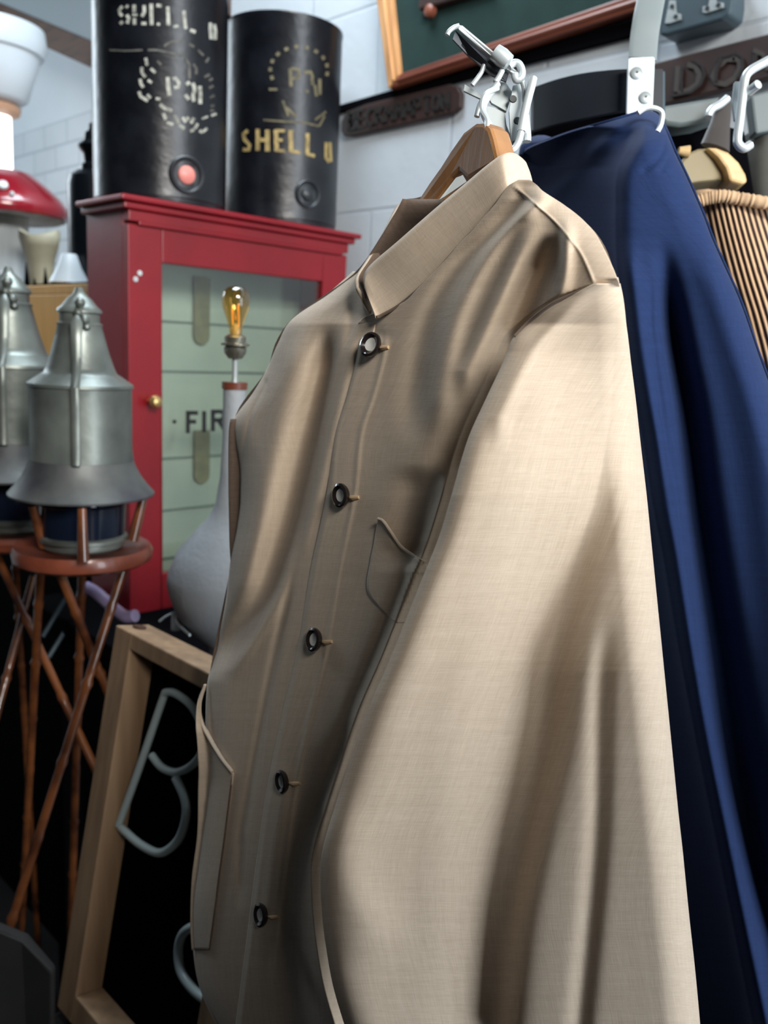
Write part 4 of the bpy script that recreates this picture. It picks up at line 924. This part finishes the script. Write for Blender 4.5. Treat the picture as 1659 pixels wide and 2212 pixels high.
put('plate', MB().prism([P(x, y, .612) for x, y in ((1070, 178), (1092, 178), (1108, 200), (1094, 240), (1062, 222), (1052, 205))], CF*.003), M_steel, hs, False)
put('plate', MB().prism([P(x, y, .614) for x, y in ((1048, 228), (1090, 238), (1094, 270), (1110, 310), (1096, 318), (1076, 300), (1052, 262))], CF*.003), M_steel, hs, False)
put('plate', MB().prism([P(x, y, .616) for x, y in ((1004, 182), (1040, 205), (1052, 215), (1040, 214), (1002, 196))], CF*.002), M_steel, hs, False)

# ------------------------------------------------------------------ navy jacket
nv = thing('jacket', P(1500, 2212, .8), 'navy blue jacket hanging directly behind the beige one', 'jacket', 'jackets hanging on the rail')
RN = [(238, 1400), (300, 1378), (370, 1343), (450, 1338), (560, 1340), (650, 1350), (750, 1362), (860, 1380), (950, 1397), (1100, 1420), (1200, 1440), (1400, 1474), (1600, 1512), (1850, 1562), (2240, 1640)]
rowsN = [(238, 1396, 1404), (245, 1378, 1420), (262, 1320, 1430), (285, 1240, 1440), (300, 1195, 1446), (330, 1130, 1458), (380, 1135, 1482), (460, 1170, 1517), (520, 1220, 1540), (650, 1290, 1598), (770, 1305, 1640), (860, 1310, 1672), (1100, 1335, 1740), (1500, 1370, 1800), (1800, 1400, 1835), (2240, 1440, 1880)]
VN = [(500, 1430), (650, 1448), (750, 1462), (900, 1488), (1100, 1512), (1400, 1555), (1600, 1585), (1850, 1640), (2240, 1720)]
fN = [ridge(RN, [(240, 20), (500, 26), (1200, 30)], .022, 300, 2400, 60, side=-1), ridge(VN, [(500, 20), (900, 30), (1500, 40)], .035, 760, 2400, 260),
 ridge([(a, b+22) for a, b in RN], 20, -.006, 600, 2400, 100),
 ridge([(300, 1440), (340, 1425), (372, 1388)], 7, .003, 300, 365, 12), ridge([(300, 1470), (340, 1445), (375, 1425)], 7, .002, 310, 365, 12),
 ridge([(280, 1330), (400, 1210), (520, 1100)], 28, -.006, 280, 480, 40), ridge([(280, 1260), (400, 1160)], 30, .006, 290, 480, 40),
 ridge([(600, 1560), (900, 1640), (1300, 1690)], 50, -.010, 500, 2300, 200), ridge([(700, 1405), (900, 1430), (1100, 1460)], 10, .003, 650, 1000, 80)]
def dN(x, y, t):
    z = .700 - (x-1380)*.00006 + max(0, y-300)*.00003; e = max(0, (x - (interp([(r[0], r[2]) for r in rowsN], y) - 70))/70)
    z += .0008*max(0, interp(RN, y) - 8 - x)*min(1, max(.3, (y-240)/120))
    if y < 330: z += .05*max(0, (330-y)/95)**2
    return z + .03*(1-math.sqrt(max(0, 1-min(1, e)**2))) + sum(f(x, y) for f in fN)
put('front_and_sleeve', sheet(rowsN, dN, 420, 170), NAVY, nv, solid=.002)
NLx = [(r_[0], r_[1]) for r_ in rowsN]; NRx = [(r_[0], r_[2]) for r_ in rowsN]
def bN(x, y, t): return dN(interp(NLx, y), y, 0)*(1-t) + dN(interp(NRx, y), y, 1)*t + .006 + .07*arc(t)*min(1, (y-238)/150)
put('back_panel', sheet(rowsN, bN, 160, 24), NAVY, nv, solid=.002)
rowsNc = [(292, 1162, 1176), (296, 1148, 1190), (304, 1134, 1204), (316, 1124, 1214), (350, 1118, 1240)]
put('collar', sheet(rowsNc, lambda x, y, t: dN(max(x, 1150), max(y, 335), 0) + .003 + .012*(1-arc(t, .5)) + .02*max(0, (310-y)/18)**2, 30, 30), NAVY, nv, solid=.002)
o = put('hanger_loop', MB().tube(catmull([P(x, y, .72) for x, y in ((1378, 244), (1395, 234), (1415, 234), (1430, 244), (1428, 268), (1420, 285))], 6), .0022, 8), M_chrome, None, loc=P(1395, 240, .72))
tag(o, 'thin bright hook ring behind the peak of the navy jacket', 'hook')
# ------------------------------------------------------------------ striped cardigan, its hanger, olive coat
m = bpy.data.materials.new('ribbed_stripe_knit'); m.use_nodes = True; N = m.node_tree.nodes; L = m.node_tree.links; b = N['Principled BSDF']; b.inputs['Roughness'].default_value = .9
tc = N.new('ShaderNodeTexCoord'); sp_ = N.new('ShaderNodeSeparateXYZ'); L.new(tc.outputs['UV'], sp_.inputs[0])
k = N.new('ShaderNodeMath'); k.operation = 'FRACT'; L.new(sp_.outputs[0], k.inputs[0])
nz = N.new('ShaderNodeTexNoise'); nz.inputs['Scale'].default_value = 14; L.new(tc.outputs['UV'], nz.inputs['Vector'])
k2 = N.new('ShaderNodeMath'); k2.operation = 'MULTIPLY_ADD'; L.new(nz.outputs[0], k2.inputs[0]); k2.inputs[1].default_value = .35; L.new(k.outputs[0], k2.inputs[2])
rp = N.new('ShaderNodeValToRGB'); L.new(k2.outputs[0], rp.inputs[0]); cr = rp.color_ramp
cr.elements[0].position = .52; cr.elements[0].color = (.055, .035, .035, 1); cr.elements[1].position = .68; cr.elements[1].color = (.62, .40, .23, 1)
e = cr.elements.new(.98); e.color = (.62, .40, .23, 1); e = cr.elements.new(1.0); e.color = (.10, .06, .05, 1)
L.new(rp.outputs[0], b.inputs['Base Color']); M_knit = m
cgn = thing('cardigan', P(1620, 900, .98), 'ribbed cardigan striped tan and dark brown, at the right edge', 'cardigan')
NR = 23
rowsC = [(428, 1488, 1760), (500, 1500, 1790), (600, 1522, 1830), (700, 1548, 1870), (800, 1570, 1900), (950, 1590, 1930), (1300, 1620, 1960), (1700, 1640, 1980)]
def dC(x, y, t): return .96 - .045*math.sin(math.pi*min(1, t*1.2)) - .0022*abs(math.sin(math.pi*t*NR))+ .01*math.sin(y/90+t*6)*t
ms = sheet(rowsC, dC, 80, NR*10)
ms.uv = [(((i % (NR*10+1))/10.0), v[1]*3) for i, v in enumerate(ms.uv)]
put('body', ms, M_knit, cgn, solid=.003)
trim = catmull([P(x, y, z) for x, y, z in ((1500, 438, .925), (1530, 428, .92), (1560, 424, .915), (1600, 430, .912), (1650, 438, .908), (1720, 450, .91))], 10)
M_knitp = mat('plain_tan_knit', (.62, .42, .25), .9, noise=.3, nscale=60)
put('neck_trim', MB().tube(trim, [.0055 + .0018*abs(math.sin(i*1.3)) for i in range(len(trim))], 10), M_knitp, cgn)
put('inner_neck', MB().prism([P(x, y, .99) for x, y in ((1488, 400), (1545, 392), (1570, 418), (1560, 460), (1492, 455))], CF*.004), M_knitp, cgn, False)
h2 = thing('coat_hanger', P(1545, 360, .93), 'pale wooden hanger with broad rounded end, above the striped cardigan', 'hanger', 'wooden coat hangers')
hp = [(1476, 398), (1470, 350), (1486, 330), (1510, 320), (1545, 316), (1572, 328), (1595, 350), (1612, 376), (1614, 394), (1590, 396), (1550, 388), (1510, 392)]
put('hanger_body', MB().prism([P(x, y, .925 + (x-1470)*.0001) for x, y in hp[:4] + [(1535, 318), (1560, 340), (1578, 370), (1580, 392)] + hp[-2:]], CF*.03), mat('shaded_hanger_side', (.25, .20, .105), .5, noise=.15, nscale=12), h2, False, bevel=.003)  # shade of this face painted as a darker olive than the lit edge
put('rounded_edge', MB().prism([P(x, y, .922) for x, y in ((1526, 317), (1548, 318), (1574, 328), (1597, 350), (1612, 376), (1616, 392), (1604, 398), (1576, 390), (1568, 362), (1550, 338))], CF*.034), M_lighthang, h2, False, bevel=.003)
put('stem', MB().tube([P(1545, 320, .93), P(1556, 270, .94), P(1566, 215, .95)], [.016, .011, .008], 12, flat=(CF, .3)), mat('dull_brown_metal', (.05, .043, .04), .5), h2)
put('wood_peg', MB().tube([P(1466, 326, .925), P(1488, 328, .925)], [.004, .0065], 10), M_lighthang, h2)
rowsG = [(262, 1655, 1700), (290, 1612, 1720), (320, 1575, 1740), (360, 1560, 1760), (430, 1560, 1780), (520, 1560, 1800), (1000, 1600, 1900), (1500, 1640, 1950)]
oc = thing('coat', P(1640, 520, 1.08), 'dark olive-grey wool coat behind the striped cardigan at the right edge', 'coat')
put('shoulder', sheet(rowsG, lambda x, y, t: 1.06 - .03*math.sin(math.pi*t) + .004*math.sin(x/14), 40, 40), M_grycloth, oc, solid=.003)
